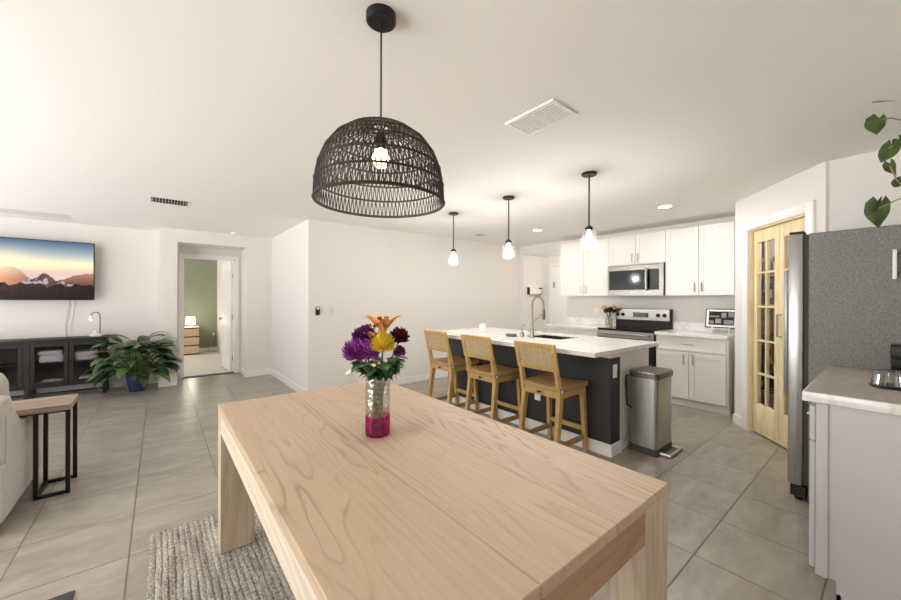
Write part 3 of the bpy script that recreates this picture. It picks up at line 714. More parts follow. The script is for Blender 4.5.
# ================================================================= KITCHEN CABINETS
def shaker(name, parent, fx, y0, y1, z0, z1, rail=0.055, face=-1, mat='cab', handle=None, hm='nickel'):
    """shaker door or drawer front whose face looks towards -X at fx; handle = (y, z, vertical length) or (y, z, 'h', length)"""
    g = 0.0025; m = MB(); y0 += g; y1 -= g; z0 += g; z1 -= g
    m.box(fx + 0.008, fx + 0.020, y0 + rail, y1 - rail, z0 + rail, z1 - rail)
    m.box(fx, fx + 0.020, y0, y0 + rail, z0, z1, 0.002, 1); m.box(fx, fx + 0.020, y1 - rail, y1, z0, z1, 0.002, 1)
    m.box(fx, fx + 0.020, y0 + rail, y1 - rail, z0, z0 + rail, 0.002, 1); m.box(fx, fx + 0.020, y0 + rail, y1 - rail, z1 - rail, z1, 0.002, 1)
    d = m.build(name, mat, parent)
    if handle:
        y, z = handle[0], handle[1]; h = MB(); L = handle[-1] / 2
        if handle[2] == 'h':
            h.cyl((fx - 0.026, y - L, z), (fx - 0.026, y + L, z), 0.005, 8)
            for s in (-1, 1): h.cyl((fx - 0.026, y + s * L * 0.8, z), (fx + 0.001, y + s * L * 0.8, z), 0.004, 8)
        else:
            h.cyl((fx - 0.026, y, z - L), (fx - 0.026, y, z + L), 0.0065, 8)
            for s in (-1, 1): h.cyl((fx - 0.026, y, z + s * L * 0.8), (fx + 0.001, y, z + s * L * 0.8), 0.004, 8)
        h.build('handle', hm, d)
    return d
UX = 5.355; UB, UT, MT = 1.392, 2.285, 1.842
Yu = [3.635, 2.765, 1.975, 1.215]
def upper(label, y0, y1, z0, z1, hz, ysplit=None):
    t = thing('upper_cabinet', label, 'cabinet', (UX, (y0 + y1) / 2, z0))
    MB().box(UX + 0.022, KX - 0.002, y0 + 0.001, y1 - 0.001, z0, z1, 0.001, 1).build('body', 'cab', t)
    ym = ysplit or (y0 + y1) / 2
    shaker('door', t, UX, y0, ym, z0, z1, handle=(ym - 0.04, hz, 'v', 0.12)); shaker('door', t, UX, ym, y1, z0, z1, handle=(ym + 0.04, hz, 'v', 0.12))
upper('white two-door upper cabinet between hall opening and microwave', Yu[1], Yu[0], UB, UT, 1.50, 3.185)
upper('short white two-door cabinet directly above the microwave', Yu[2], Yu[1], MT + 0.004, UT, 1.94)
upper('white two-door upper cabinet between microwave and pantry wall', Yu[3], Yu[2], UB, UT, 1.50, 1.585)
# microwave
y0, y1, mx = Yu[2] + 0.006, Yu[1] - 0.006, UX - 0.05
t = thing('microwave', 'stainless over-the-range microwave mounted under the short cabinet', 'microwave', (mx, (y0 + y1) / 2, UB - 0.01))
MB().box(mx + 0.02, KX - 0.004, y0, y1, UB, MT, 0.003, 1).build('body', 'dsteel', t)
m = MB(); zb, zt = UB + 0.0, MT
m.box(mx, mx + 0.02, y0, y1, zb, zb + 0.085, 0.002, 1); m.box(mx, mx + 0.02, y0, y1, zt - 0.08, zt, 0.002, 1); m.box(mx, mx + 0.02, y0, y0 + 0.05, zb + 0.085, zt - 0.08); m.box(mx, mx + 0.02, y1 - 0.022, y1, zb + 0.085, zt - 0.08)
m.build('front_frame', 'steelm', t)
MB().box(mx + 0.003, mx + 0.018, y0 + 0.05, y1 - 0.022, zb + 0.085, zt - 0.08).build('door_glass', 'blackglass', t)
m = MB(); hy = y0 + 0.205
m.tube([(mx + 0.002, hy, zt - 0.075), (mx - 0.032, hy, zt - 0.10), (mx - 0.042, hy, (zb + zt) / 2), (mx - 0.032, hy, zb + 0.105), (mx + 0.002, hy, zb + 0.08)], 0.017, 10); m.build('handle', 'steel', t)
m = MB()
for r_ in range(5):
    for c_ in range(3): m.box(mx + 0.001, mx + 0.0035, y0 + 0.065 + c_ * 0.032, y0 + 0.088 + c_ * 0.032, zb + 0.105 + r_ * 0.030, zb + 0.123 + r_ * 0.030)
m.box(mx + 0.001, mx + 0.0035, y0 + 0.065, y0 + 0.152, zt - 0.12, zt - 0.092)
m.box(mx + 0.0005, mx + 0.002, y0 + 0.06, y0 + 0.157, zb + 0.10, zt - 0.085); m.build('keypad', 'rubber', t)
m = MB()
for k in range(14): m.box(mx - 0.0005, mx + 0.002, y0 + 0.06 + k * 0.05, y0 + 0.09 + k * 0.05, zt - 0.018, zt - 0.011)
m.build('vent_slots', 'black', t)
# base cabinets
BX = 5.06
def base_cab(label, y0, y1, drawer=True):
    t = thing('base_cabinet', label, 'cabinet', (BX, (y0 + y1) / 2, 0))
    m = MB(); m.box(BX + 0.022, KX - 0.002, y0, y1, 0.10, CT - 0.041, 0.001, 1); m.box(BX + 0.08, KX - 0.002, y0, y1, 0, 0.10); m.build('body', 'cab', t)
    MB().box(BX + 0.07, BX + 0.08, y0, y1, 0, 0.10).build('toe_kick', 'cab', t)
    ym = (y0 + y1) / 2 + 0.005
    shaker('drawer', t, BX, y0 + 0.015, y1 - 0.01, 0.695, CT - 0.05, 0.03, handle=(ym, 0.785, 'h', 0.14))
    shaker('door', t, BX, y0 + 0.015, ym, 0.11, 0.685, handle=(ym - 0.05, 0.60, 'v', 0.13)); shaker('door', t, BX, ym, y1 - 0.01, 0.11, 0.685, handle=(ym + 0.05, 0.60, 'v', 0.13))
SY0_, SY1_ = 1.985, 2.765
base_cab('white base cabinet with one drawer and two doors between stove and pantry wall', 1.205, SY0_ - 0.004)
base_cab('white base cabinet behind the island on the hall side of the stove', SY1_ + 0.004, 3.62)
def top(label, y0, y1):
    t = thing('kitchen_worktop', label, 'countertop', (5.35, (y0 + y1) / 2, CT - 0.04))
    MB().box(BX - 0.028, KX - 0.002, y0, y1, CT - 0.04, CT, 0.003, 1).build('slab', 'marble', t)
    MB().box(KX - 0.022, KX - 0.002, y0, y1, CT, CT + 0.105, 0.002, 1).build('upstand', 'marble', t)
top('white quartz worktop under the tablet between stove and pantry wall', 1.205, SY0_ - 0.004)
top('white quartz worktop running from the stove to the hall opening', SY1_ + 0.004, 3.66)
# stove
y0, y1, sx = SY0_, SY1_, 5.03
t = thing('electric_range', 'stainless electric range with black glass top below the microwave', 'stove', (5.3, (y0 + y1) / 2, 0))
MB().box(sx + 0.03, KX - 0.03, y0, y1, 0.0, CT - 0.015, 0.002, 1).build('body', 'black', t)
MB().box(sx - 0.005, KX - 0.09, y0, y1, CT - 0.015, CT + 0.004, 0.003, 1).build('cooktop', 'blackglass', t)
m = MB()
for cx, cy, rr in ((5.22, y0 + 0.2, 0.10), (5.22, y1 - 0.2, 0.08), (5.45, y0 + 0.2, 0.08), (5.45, y1 - 0.2, 0.10)):
    m.lathe((cx, cy, CT + 0.0042), [(rr, 0), (rr + 0.004, 0.0004), (rr + 0.008, 0)], 32, False)
m.build('burner_rings', 'rubber', t)
d = MB().box(sx, sx + 0.03, y0 + 0.004, y1 - 0.004, 0.22, CT - 0.02, 0.004, 1).build('oven_door', 'blackglass', t)
MB().box(sx - 0.004, sx, y0 + 0.004, y1 - 0.004, 0.80, CT - 0.025, 0.002, 1).build('door_trim', 'steelx', d)
m = MB(); m.tube([(sx - 0.004, y0 + 0.05, 0.855), (sx - 0.045, y0 + 0.05, 0.855), (sx - 0.045, y1 - 0.05, 0.855), (sx - 0.004, y1 - 0.05, 0.855)], 0.014, 10); m.build('handle', 'steelx', d)
MB().box(sx, sx + 0.03, y0 + 0.004, y1 - 0.004, 0.065, 0.21, 0.004, 1).build('storage_drawer', 'steelx', t)
gx = KX - 0.10
b = MB().box(gx, gx + 0.075, y0, y1, CT, 1.20, 0.004, 1).build('backguard', 'black', t)
MB().prism([(gx - 0.012, y0 + 0.012), (gx, y0 + 0.012), (gx, y1 - 0.004), (gx - 0.012, y1 - 0.004)], CT + 0.115, 1.195).build('control_panel', 'steelx', t)
MB().box(gx - 0.016, gx - 0.012, (y0 + y1) / 2 - 0.10, (y0 + y1) / 2 + 0.12, 1.075, 1.145).build('display', 'blackglass', b)
for yy in (y0 + 0.075, y0 + 0.16, y1 - 0.115, y1 - 0.04):
    MB().tube([(gx - 0.012, yy, 1.11), (gx - 0.022, yy, 1.11), (gx - 0.036, yy, 1.11)], [0.029, 0.026, 0.022], 14).build('knob', 'black', t)
# utensil crock
UX_, UY_ = 5.30, 2.715
UX_, UY_ = 5.46, 2.815
t = thing('utensil_crock', 'clear jar on the worktop beside the stove holding kitchen utensils', 'jar', (UX_, UY_, CT))
MB().lathe((UX_, UY_, CT), [(0.0, 0.001), (0.048, 0.001), (0.052, 0.01), (0.052, 0.13), (0.048, 0.13), (0.048, 0.01), (0.0, 0.008)], 24, False).build('jar', 'glass', t)
MB().lathe((UX_, UY_, CT), [(0.0525, 0.095), (0.0535, 0.105), (0.0525, 0.115)], 24, False).build('band', 'board', t)
uts = [('spatula', 'black'), ('wooden_spoon', 'board'), ('wooden_spoon', 'board'), ('ladle', 'black'), ('spatula', 'black'), ('wooden_spatula', 'board'), ('spoon', 'black')]
for k, (nm, mt) in enumerate(uts):
    a = 2 * PI * k / 7 + 0.3; f = Vector((UX_ + 0.025 * math.cos(a + 2.6), UY_ + 0.025 * math.sin(a + 2.6), CT + 0.012))
    tip = Vector((UX_ + 0.055 * math.cos(a), UY_ + 0.062 * math.sin(a), CT + 0.21 + 0.025 * (k % 3)))
    o = thing(nm, {'black': 'black cooking utensil standing in the clear jar by the stove', 'board': 'wooden cooking utensil standing in the clear jar by the stove'}[mt], 'utensil', f, mt.replace('board', 'wooden') + ' utensils in the jar')
    MB().tube([f, tip], 0.005, 8).build('handle', mt, o)
    dr = (tip - f).normalized()
    MB().tube([tip, tip + dr * 0.015, tip + dr * 0.05, tip + dr * 0.07], [0.008, 0.034, 0.040, 0.014], 10).build('head', mt, o)
# outlet on the backsplash
t = thing('wall_outlet', 'white wall outlet above the worktop under the hall-side upper cabinet', 'outlet', (KX, 3.15, 1.14)); outlet(t, KX, 3.15, 1.14, 'x')
# tablet display
tx, ty = 5.47, 1.375
t = thing('tablet_display', 'framed tablet display leaning on the worktop against the pantry wall', 'tablet', (tx, ty, CT))
T = Matrix.Translation((tx, ty, CT + 0.062)) @ Matrix.Rotation(0.20, 4, 'Y')
fr = MB(T).box(-0.008, 0.012, -0.17, 0.17, 0, 0.245, 0.004).build('frame', 'black', t)
MB(T).box(-0.011, -0.008, -0.158, 0.158, 0.012, 0.233).build('mat_border', 'white', fr)
MB(T).box(-0.013, -0.011, -0.132, 0.132, 0.036, 0.209).build('screen', 'blackglass', fr)
m = MB(T)
for i, (a, b, c, d_) in enumerate(((-0.125, -0.07, 0.14, 0.20), (-0.05, 0.0, 0.13, 0.195), (0.02, 0.125, 0.135, 0.155), (-0.125, -0.03, 0.05, 0.10), (0.0, 0.06, 0.055, 0.115), (0.075, 0.125, 0.05, 0.09))):
    m.box(-0.0145, -0.013, a, b, c, d_)
m.build('tiles', plain('grey screen tiles', (128, 128, 134), 0.3), fr)
m = MB()
for s in (-1, 1): m.tube([(tx - 0.05, ty + s * 0.09, CT + 0.006), (tx - 0.03, ty + s * 0.09, CT + 0.06), (tx + 0.06, ty + s * 0.09, CT + 0.10), (tx + 0.08, ty + s * 0.09, CT + 0.006)], 0.006, 6)
m.cyl((tx - 0.03, ty - 0.09, CT + 0.055), (tx - 0.03, ty + 0.09, CT + 0.055), 0.006, 6); m.build('stand', 'white', t)
# key rack in the hall
hy = OPY1 + 0.02
t = thing('key_rack', 'white letter and key rack with dark sides on the hall wall', 'rack', (5.96, hy, 1.43))
MB().box(5.815, 6.20, hy - 0.012, hy, 1.44, 1.63, 0.002).build('back_board', 'white', t)
MB().box(5.815, 6.20, hy - 0.075, hy - 0.066, 1.45, 1.555, 0.002).build('front_board', 'white', t)
for xx in (5.806, 6.202): MB().prism([(xx, hy), (xx + 0.008, hy), (xx + 0.008, hy - 0.078), (xx, hy - 0.078)], 1.435, 1.58).build('side_panel', 'black', t)
for k in range(5):
    x = 5.86 + k * 0.075; MB().tube([(x, hy - 0.06, 1.44), (x, hy - 0.062, 1.41), (x, hy - 0.085, 1.40), (x, hy - 0.09, 1.415)], 0.004, 6).build('hook', 'bronze', t)

# ================================================================= PENDANTS, CAN LIGHTS, VENTS
def pendant(loc, label):
    x, y, _ = loc
    t = thing('glass_pendant_lamp', label, 'lamp', loc, 'glass jar pendants over the island')
    MB().lathe((x, y, CEIL), [(0.0, -0.020), (0.056, -0.020), (0.062, -0.014), (0.062, 0.0)], 28).build('canopy', 'bronze', t)
    MB().cyl((x, y, CEIL - 0.018), (x, y, 1.955), 0.0065, 8).build('rod', 'bronze', t)
    MB().lathe((x, y, 1.918), [(0.0, 0.0), (0.030, 0.0), (0.032, 0.022), (0.018, 0.036), (0.007, 0.042)], 20).build('cap', 'bronze', t)
    MB().lathe((x, y, 1.785), [(0.058, -0.02), (0.0605, -0.014), (0.062, 0.115), (0.056, 0.130), (0.031, 0.136), (0.031, 0.133), (0.054, 0.127), (0.0595, 0.113), (0.058, -0.02)], 28, False).build('glass_shade', 'frost', t)
    MB().lathe((x, y, 1.798), [(0.002, 0.0), (0.02, 0.005), (0.034, 0.030), (0.033, 0.055), (0.018, 0.09), (0.013, 0.12)], 20).build('bulb', 'led', t)
    return t
p = pendant((2.822, 1.632, CEIL), 'clear glass jar pendant over the island end by the trash can')
dup(p, (2.83, 2.540, CEIL), 'middle clear glass jar pendant of the three over the island')
dup(p, (2.83, 3.445, CEIL), 'clear glass jar pendant over the island end by the long blank wall')
def can(loc, label):
    x, y, _ = loc
    t = thing('recessed_light', label, 'ceiling light', loc, 'recessed kitchen lights')
    MB().lathe((x, y, CEIL), [(0.062, -0.001), (0.066, -0.006), (0.085, -0.003), (0.088, 0.0)], 32, False).build('trim_ring', 'white', t)
    MB().lathe((x, y, CEIL), [(0.0, -0.004), (0.062, -0.004), (0.062, -0.001), (0.0, -0.001)], 32, False).build('lens', 'canled', t)
    return t
c1 = can((4.49, 1.66, CEIL), 'round recessed ceiling light before the pantry-side upper cabinets')
dup(c1, (4.51, 3.46, CEIL), 'round recessed ceiling light before the hall opening')
def vent(label, cx, cy, wx, wy, along='y', n=8, cov=0.38, th=0.012, tilt=1, dk=(70, 66, 62)):
    t = thing('ceiling_vent', label, 'vent', (cx, cy, CEIL))
    z0, z1 = CEIL - th, CEIL; f = 0.022; hs = min(0.005, th - 0.001); m = MB()
    m.box(cx - wx / 2, cx - wx / 2 + f, cy - wy / 2, cy + wy / 2, z0, z1, 0.003); m.box(cx + wx / 2 - f, cx + wx / 2, cy - wy / 2, cy + wy / 2, z0, z1, 0.003)
    m.box(cx - wx / 2 + f, cx + wx / 2 - f, cy - wy / 2, cy - wy / 2 + f, z0, z1, 0.003); m.box(cx - wx / 2 + f, cx + wx / 2 - f, cy + wy / 2 - f, cy + wy / 2, z0, z1, 0.003)
    if along == 'y': m.box(cx - wx / 2 + f, cx + wx / 2 - f, cy - 0.007, cy + 0.007, z0 + 0.002, z1)
    else: m.box(cx - 0.007, cx + 0.007, cy - wy / 2 + f, cy + wy / 2 - f, z0 + 0.002, z1)
    m.build('frame', 'white', t)
    MB().box(cx - wx / 2 + f, cx + wx / 2 - f, cy - wy / 2 + f, cy + wy / 2 - f, z1 - 0.002, z1 - 0.0005).build('duct_shade', plain('duct_shade', dk, 0.9), t)  # flat dark plate painted as the shade behind the louvers
    m = MB()
    for k in range(n):
        if along == 'y':
            x = cx - wx / 2 + f + (wx - 2 * f) * (k + 0.5) / n; d = (wx - 2 * f) / n * cov * tilt
            m.rings([[(x - d, yy, z0 + 0.001), (x - d + 0.002, yy, z0 + 0.001), (x + d, yy, z0 + hs), (x + d - 0.002, yy, z0 + hs)] for yy in (cy - wy / 2 + f, cy + wy / 2 - f)])
        else:
            y = cy - wy / 2 + f + (wy - 2 * f) * (k + 0.5) / n; d = (wy - 2 * f) / n * cov * tilt
            m.rings([[(xx, y - d, z0 + 0.001), (xx, y - d + 0.002, z0 + 0.001), (xx, y + d, z0 + hs), (xx, y + d - 0.002, z0 + hs)] for xx in (cx - wx / 2 + f, cx + wx / 2 - f)])
    m.build('louvers', 'white', t)
vent('white louvered ceiling vent between the dome lamp and the island pendants', 1.745, 1.318, 0.245, 0.345, 'y', 9, 0.20, 0.012, -1, (72, 70, 68))
vent('small two-row ceiling vent on the living room ceiling before the bedroom alcove', 0.09, 5.03, 0.36, 0.30, 'y', 12, 0.14, 0.004, 1, (40, 38, 36))
vent('flat ceiling vent near the blank wall behind the island pendants', 4.10, 4.30, 0.28, 0.20, 'y', 6)
vent('wide return air grille in the ceiling above the television', -1.62, 6.87, 1.44, 0.40, 'x', 12, 0.45, 0.004, -1, (140, 136, 130))
t = thing('smoke_detector', 'round white smoke detector on the ceiling before the bedroom alcove', 'smoke detector', (0.935, 6.72, CEIL))
MB().lathe((0.935, 6.72, CEIL), [(0.0, -0.036), (0.03, -0.034), (0.048, -0.022), (0.055, -0.010), (0.060, 0.0)], 28).build('housing', 'white', t)
MB().lathe((0.935, 6.72, CEIL - 0.036), [(0.0, -0.002), (0.012, -0.002), (0.012, 0.0)], 14).build('sensor', 'trim', t)
# wall controls on the long wall
def on_long(x): return CWA[1] + (CWB[1] - CWA[1]) * (x - CWA[0]) / (CWB[0] - CWA[0])
t = thing('thermostat', 'black and white oval wall control by the corner of the long wall', 'thermostat', (1.665, on_long(1.665), 1.17))
m = MB(); yy = on_long(1.665) - 0.001
m.rings([[(1.665 + 0.026 * math.cos(a) , yy - d, 1.170 + (0.035 if math.sin(a) > 0 else -0.035) + 0.026 * math.sin(a)) for a in [2 * PI * k / 28 for k in range(28)]] for d in (0.0, 0.022)]); m.build('body', 'black', t)
MB().tube([(1.665, yy - 0.022, 1.205), (1.665, yy - 0.027, 1.205)], [0.020, 0.018], 20).build('dial', 'white', t)
t = thing('switch_plate', 'white light switch plate next to the oval wall control', 'switch', (1.81, on_long(1.81), 1.165)); 
m = MB(); yy = on_long(1.81) - 0.002; m.box(1.75, 1.87, yy - 0.005, yy, 1.107, 1.223, 0.003); m.build('plate', 'wall', t)
for s in (-0.028, 0.028): MB().box(1.81 + s - 0.016, 1.81 + s + 0.016, yy - 0.008, yy - 0.005, 1.13, 1.20, 0.002).build('rocker', 'wall', t)

# ================================================================= FRIDGE AND COFFEE COUNTER
fx0, fx1, fy = 3.29, 3.965, 0.455
t = thing('refrigerator', 'tall refrigerator with graphite side and stainless door edge', 'refrigerator', (3.6, 0.1, 0))
MB().box(fx0, fx1, BACKY + 0.04, fy - 0.098, 0.03, 1.768, 0.004, 1).build('body', 'speck', t)
for a, b in ((fx0 - 0.0, (fx0 + fx1) / 2 - 0.003), ((fx0 + fx1) / 2 + 0.003, fx1)):
    d = MB().box(a, b, fy - 0.072, fy, 0.105, 1.772, 0.008, 2).build('door', 'steel', t)
    hx = b - 0.05 if a == fx0 else a + 0.05
    MB().tube([(hx, fy, 0.65), (hx, fy + 0.05, 0.65), (hx, fy + 0.05, 1.55), (hx, fy, 1.55)], 0.012, 10).build('handle', 'steel', d)
MB().box(fx0 + 0.022, fx1 - 0.022, fy - 0.098, fy - 0.072, 0.11, 1.765).build('gasket', 'rubber', t)
MB().box(fx0 + 0.01, fx1 - 0.01, fy - 0.09, fy - 0.012, 0.03, 0.10, 0.004, 1).build('toe_grille', 'black', t)
MB().box(fx0 + 0.004, fx0 + 0.10, fy - 0.075, fy - 0.004, 1.772, 1.788, 0.003, 1).build('hinge_cover', 'black', t)
m = MB()
for (a, b) in ((fx0 + 0.05, fy - 0.05), (fx1 - 0.05, fy - 0.05), (fx0 + 0.05, BACKY + 0.09), (fx1 - 0.05, BACKY + 0.09)): m.lathe((a, b, 0), [(0.02, 0), (0.02, 0.032)], 12)
m.build('feet', 'black', t)
t = thing('magnetic_rack', 'white magnetic rack hanging on the graphite refrigerator side', 'rack', (fx0, -0.06, 1.46))
for y_ in (-0.004, -0.25): MB().box(fx0 - 0.03, fx0, y_, y_ + 0.016, 1.455, 1.625, 0.002).build('side_plate', 'white', t)
m = MB()
for z in (1.49, 1.60): m.cyl((fx0 - 0.02, -0.004, z), (fx0 - 0.02, -0.236, z), 0.006, 8)
m.build('rod', 'dsteel', t)
# counter cabinet
cx0, cx1, cyf = 2.300, 3.270, 0.245
t = thing('coffee_cabinet', 'grey white base cabinet standing beside the refrigerator', 'cabinet', (2.8, 0, 0))
m = MB(); m.box(cx0, cx1, BACKY + 0.002, cyf - 0.022, 0.105, CT - 0.048, 0.001, 1); m.box(cx0, cx1, BACKY + 0.002, cyf - 0.085, 0, 0.105); m.build('body', 'cabg', t)
MB().box(cx0 - 0.012, cx0, cyf - 0.060, cyf - 0.022, 0.105, CT - 0.048, 0.002, 1).build('end_stile', 'cabg', t)
nx = 2; wv = (cx1 - cx0) / nx
for k in range(nx):
    a, b = cx0 + k * wv + 0.003, cx0 + (k + 1) * wv - 0.003
    for nm, z0, z1, hz in (('drawer', 0.70, CT - 0.065, 0.775), ('door', 0.125, 0.69, 0.60)):
        d = MB().box(a, b, cyf - 0.020, cyf, z0, z1, 0.003, 1).build(nm, 'cabg', t)
        xm = (a + b) / 2
        h = MB()
        if nm == 'drawer': h.tube([(xm - 0.06, cyf, hz), (xm - 0.06, cyf + 0.025, hz), (xm + 0.06, cyf + 0.025, hz), (xm + 0.06, cyf, hz)], 0.005, 8)
        else: h.tube([(b - 0.04 if k == 0 else a + 0.04, cyf, hz - 0.06), (b - 0.04 if k == 0 else a + 0.04, cyf + 0.025, hz - 0.06), (b - 0.04 if k == 0 else a + 0.04, cyf + 0.025, hz + 0.06), (b - 0.04 if k == 0 else a + 0.04, cyf, hz + 0.06)], 0.005, 8)
        h.build('handle', 'nickel', d)
MB().box(cx0 + 0.0, cx1, cyf - 0.10, cyf - 0.086, 0, 0.05).build('shoe_strip', 'trim', t)
t = thing('coffee_worktop', 'grey beige worktop with pale edge beside the refrigerator', 'countertop', (2.77, 0, CT - 0.045))
MB().box(2.278, 3.282, BACKY + 0.002, 0.268, CT - 0.045, CT - 0.002, 0.004, 2).build('edge', 'marble', t)
MB().box(2.284, 3.276, BACKY + 0.006, 0.262, CT - 0.002, CT, 0.0).build('surface', 'lam', t)
# ribbed glass carafe
gx, gy = 2.688, 0.012
t = thing('ribbed_glass_dome', 'ribbed clear glass jar on dark tray on the worktop by the refrigerator', 'jar', (gx, gy, CT))
MB().lathe((gx, gy, CT), [(0.0, 0.001), (0.066, 0.001), (0.070, 0.006), (0.066, 0.013), (0.0, 0.013)], 32, False).build('tray', 'black', t)
m = MB(); seg = 56; rr = []
for r_, z in ((0.061, 0.014), (0.060, 0.03), (0.055, 0.062), (0.048, 0.078), (0.030, 0.084), (0.010, 0.085)):
    rr.append([(gx + (r_ + (0.0022 if k % 2 else -0.0022) * (r_ > 0.02)) * math.cos(2 * PI * k / seg), gy + (r_ + (0.0022 if k % 2 else -0.0022)) * math.sin(2 * PI * k / seg), CT + z) for k in range(seg)])
m.rings(rr, True, False); m.build('glass', clear('ribbed glass', (206, 206, 202), 0.28, 0.08), t, smooth=0)
t = thing('coffee_maker', 'black coffee maker on the worktop against the refrigerator side', 'coffee maker', (3.2, -0.08, CT))
MB().box(3.12, 3.26, -0.20, 0.016, CT, CT + 0.03, 0.006).build('base', 'black', t)
MB().box(3.19, 3.26, -0.20, 0.016, CT + 0.03, CT + 0.14, 0.006).build('column', 'black', t)
MB().box(3.12, 3.265, -0.20, 0.018, CT + 0.09, CT + 0.165, 0.008).build('head', 'black', t)
MB().lathe((3.155, -0.10, CT + 0.031), [(0.0, 0), (0.03, 0), (0.033, 0.05), (0.028, 0.05), (0.026, 0.005), (0, 0.005)], 20, False).build('cup', 'glass', t)
# hanging vine
hx, hy_, hz_ = 3.02, -0.20, 2.03
t = thing('hanging_vine', 'trailing heart-leaved vine in a hanging pot above the coffee counter', 'plant', (hx, hy_, CEIL))
MB().lathe((hx, hy_, hz_), [(0.0, 0.0), (0.05, 0.0), (0.075, 0.10), (0.08, 0.13), (0.074, 0.13), (0.068, 0.11), (0.0, 0.11)], 24, False).build('pot', 'white', t)
m = MB()
for k in range(3): m.cyl((hx + 0.076 * math.cos(k * 2.1), hy_ + 0.076 * math.sin(k * 2.1), hz_ + 0.125), (hx, hy_, CEIL - 0.002), 0.0015, 5)
m.build('cord', 'cable', t)
VR, VF = Vector((0.777, -0.629, 0)), Vector((0.629, 0.777, 0))
def vpt(px, py, fwd=1.93): return VF * fwd + VR * ((px - 450.5) / 360 * fwd) + Vector((0, 0, H - (py - 299.5) / 360 * fwd))
root = Vector((hx, hy_, hz_ + 0.115))
stems = [[root, vpt(925, 98), vpt(901, 99), vpt(883, 100), vpt(871, 101.5)], [root, vpt(930, 118), vpt(905, 120), vpt(890, 117), vpt(882, 118)],
         [root, vpt(925, 150), vpt(905, 142), vpt(897, 140), vpt(888, 147)], [root, vpt(926, 160), vpt(903, 186), vpt(895, 178), vpt(889, 165)], [root, vpt(928, 180), vpt(912, 192), vpt(895, 199), vpt(878, 207)]]
m = MB()
for s_ in stems: m.tube(s_, 0.0035, 6)
m.build('stems', 'palestem', t)
heart = [0.45, 0.95, 1.0, 0.92, 0.75, 0.5, 0.26, 0.02]
def hleaf(px, py, L, W, down, spin, mat='vine'):
    """a heart-shaped leaf hanging from its stalk and turned to the room"""
    p = vpt(px, py); m = MB(); n = 9; C = []; Lf = []; Rt = []
    dn = (VR * math.sin(down) - Vector((0, 0, 1)) * math.cos(down)).normalized()
    sd = (VR * math.cos(down) + Vector((0, 0, 1)) * math.sin(down)).normalized()
    nr = -VF; sd = (sd * math.cos(spin) + nr * math.sin(spin)).normalized(); nr2 = sd.cross(dn)
    for i in range(len(heart)):
        q = i / (len(heart) - 1); c = p + dn * (q * L) + nr2 * (0.012 * math.sin(q * PI)); w = W / 2 * heart[i]
        lift = -dn * (0.22 * L if i == 1 else 0.30 * L if i == 0 else 0.05 * L)
        C.append(m._v(c)); Lf.append(m._v(c + sd * w + nr2 * w * 0.35 + lift)); Rt.append(m._v(c - sd * w + nr2 * w * 0.35 + lift))
    for i in range(len(heart) - 1):
        m.bm.faces.new((C[i], C[i + 1], Lf[i + 1], Lf[i])); m.bm.faces.new((Rt[i], Rt[i + 1], C[i + 1], C[i]))
    m.build('leaf', mat, t, smooth=60)
hleaf(878, 117, 0.095, 0.09, -0.15, 0.3); hleaf(890, 143, 0.12, 0.075, -0.5, 0.95); hleaf(889, 162, 0.075, 0.05, 0.5, 0.5)
hleaf(879, 202, 0.14, 0.10, -0.05, 0.5, 'vine'); hleaf(900, 178, 0.06, 0.045, -0.7, 0.4); hleaf(898, 138, 0.07, 0.05, 0.9, 0.6); hleaf(880, 202, 0.12, 0.07, -0.28, -0.9)

# ================================================================= PANTRY SHELVES AND STORES
sh_lab = {0.30: 'lowest', 0.63: 'second lowest', 0.96: 'middle', 1.29: 'second highest', 1.62: 'highest'}
cols = [(120, 40, 34), (150, 106, 66), (46, 38, 36), (196, 184, 168), (96, 62, 44), (140, 34, 34), (84, 70, 56), (176, 128, 74), (72, 44, 36), (160, 150, 140)]
pm = [plain('pantry goods %d' % i, c, 0.5) for i, c in enumerate(cols)]
for si, z in enumerate((0.30, 0.63, 0.96, 1.29, 1.62)):
    tag(MB().box(5.36, 5.678, 0.05, 1.055, z - 0.02, z, 0.001, 1).build('pantry_shelf', 'walnut', loc=(5.5, 0.55, z - 0.02)), 'wooden %s pantry shelf behind the pine glazed door' % sh_lab[z], 'shelf')
    y = 1.045; k = 0
    while y > 0.15:
        wdt = random.uniform(0.055, 0.10); ht = random.uniform(0.14, 0.27); mt = random.choice(pm); c = y - wdt / 2
        base = Vector((5.44, c, z)); lab = sh_lab[z] + ' pantry shelf'
        if (si + k) % 2:
            o = thing('food_jar', 'lidded food jar behind the pine door on the ' + lab, 'jar', base, 'jars on the ' + lab)
            MB().lathe((5.44, c, z), [(0.0, 0), (wdt * 0.46, 0), (wdt * 0.48, 0.01), (wdt * 0.48, ht * 0.78), (wdt * 0.38, ht * 0.84)], 18).build('jar', mt, o)
            MB().lathe((5.44, c, z + ht * 0.84), [(wdt * 0.40, 0), (wdt * 0.40, ht * 0.12), (0.0, ht * 0.12)], 18).build('lid', random.choice(pm), o)
        else:
            o = thing('food_box', 'packaged food box behind the pine door on the ' + lab, 'box', base, 'boxes on the ' + lab)
            MB().box(5.385, 5.60, y - wdt, y, z, z + ht, 0.002, 1).build('carton', mt, o)
            MB().box(5.383, 5.385, y - wdt + 0.008, y - 0.008, z + ht * 0.3, z + ht * 0.7).build('panel', random.choice(pm), o)
        y -= wdt + 0.008; k += 1

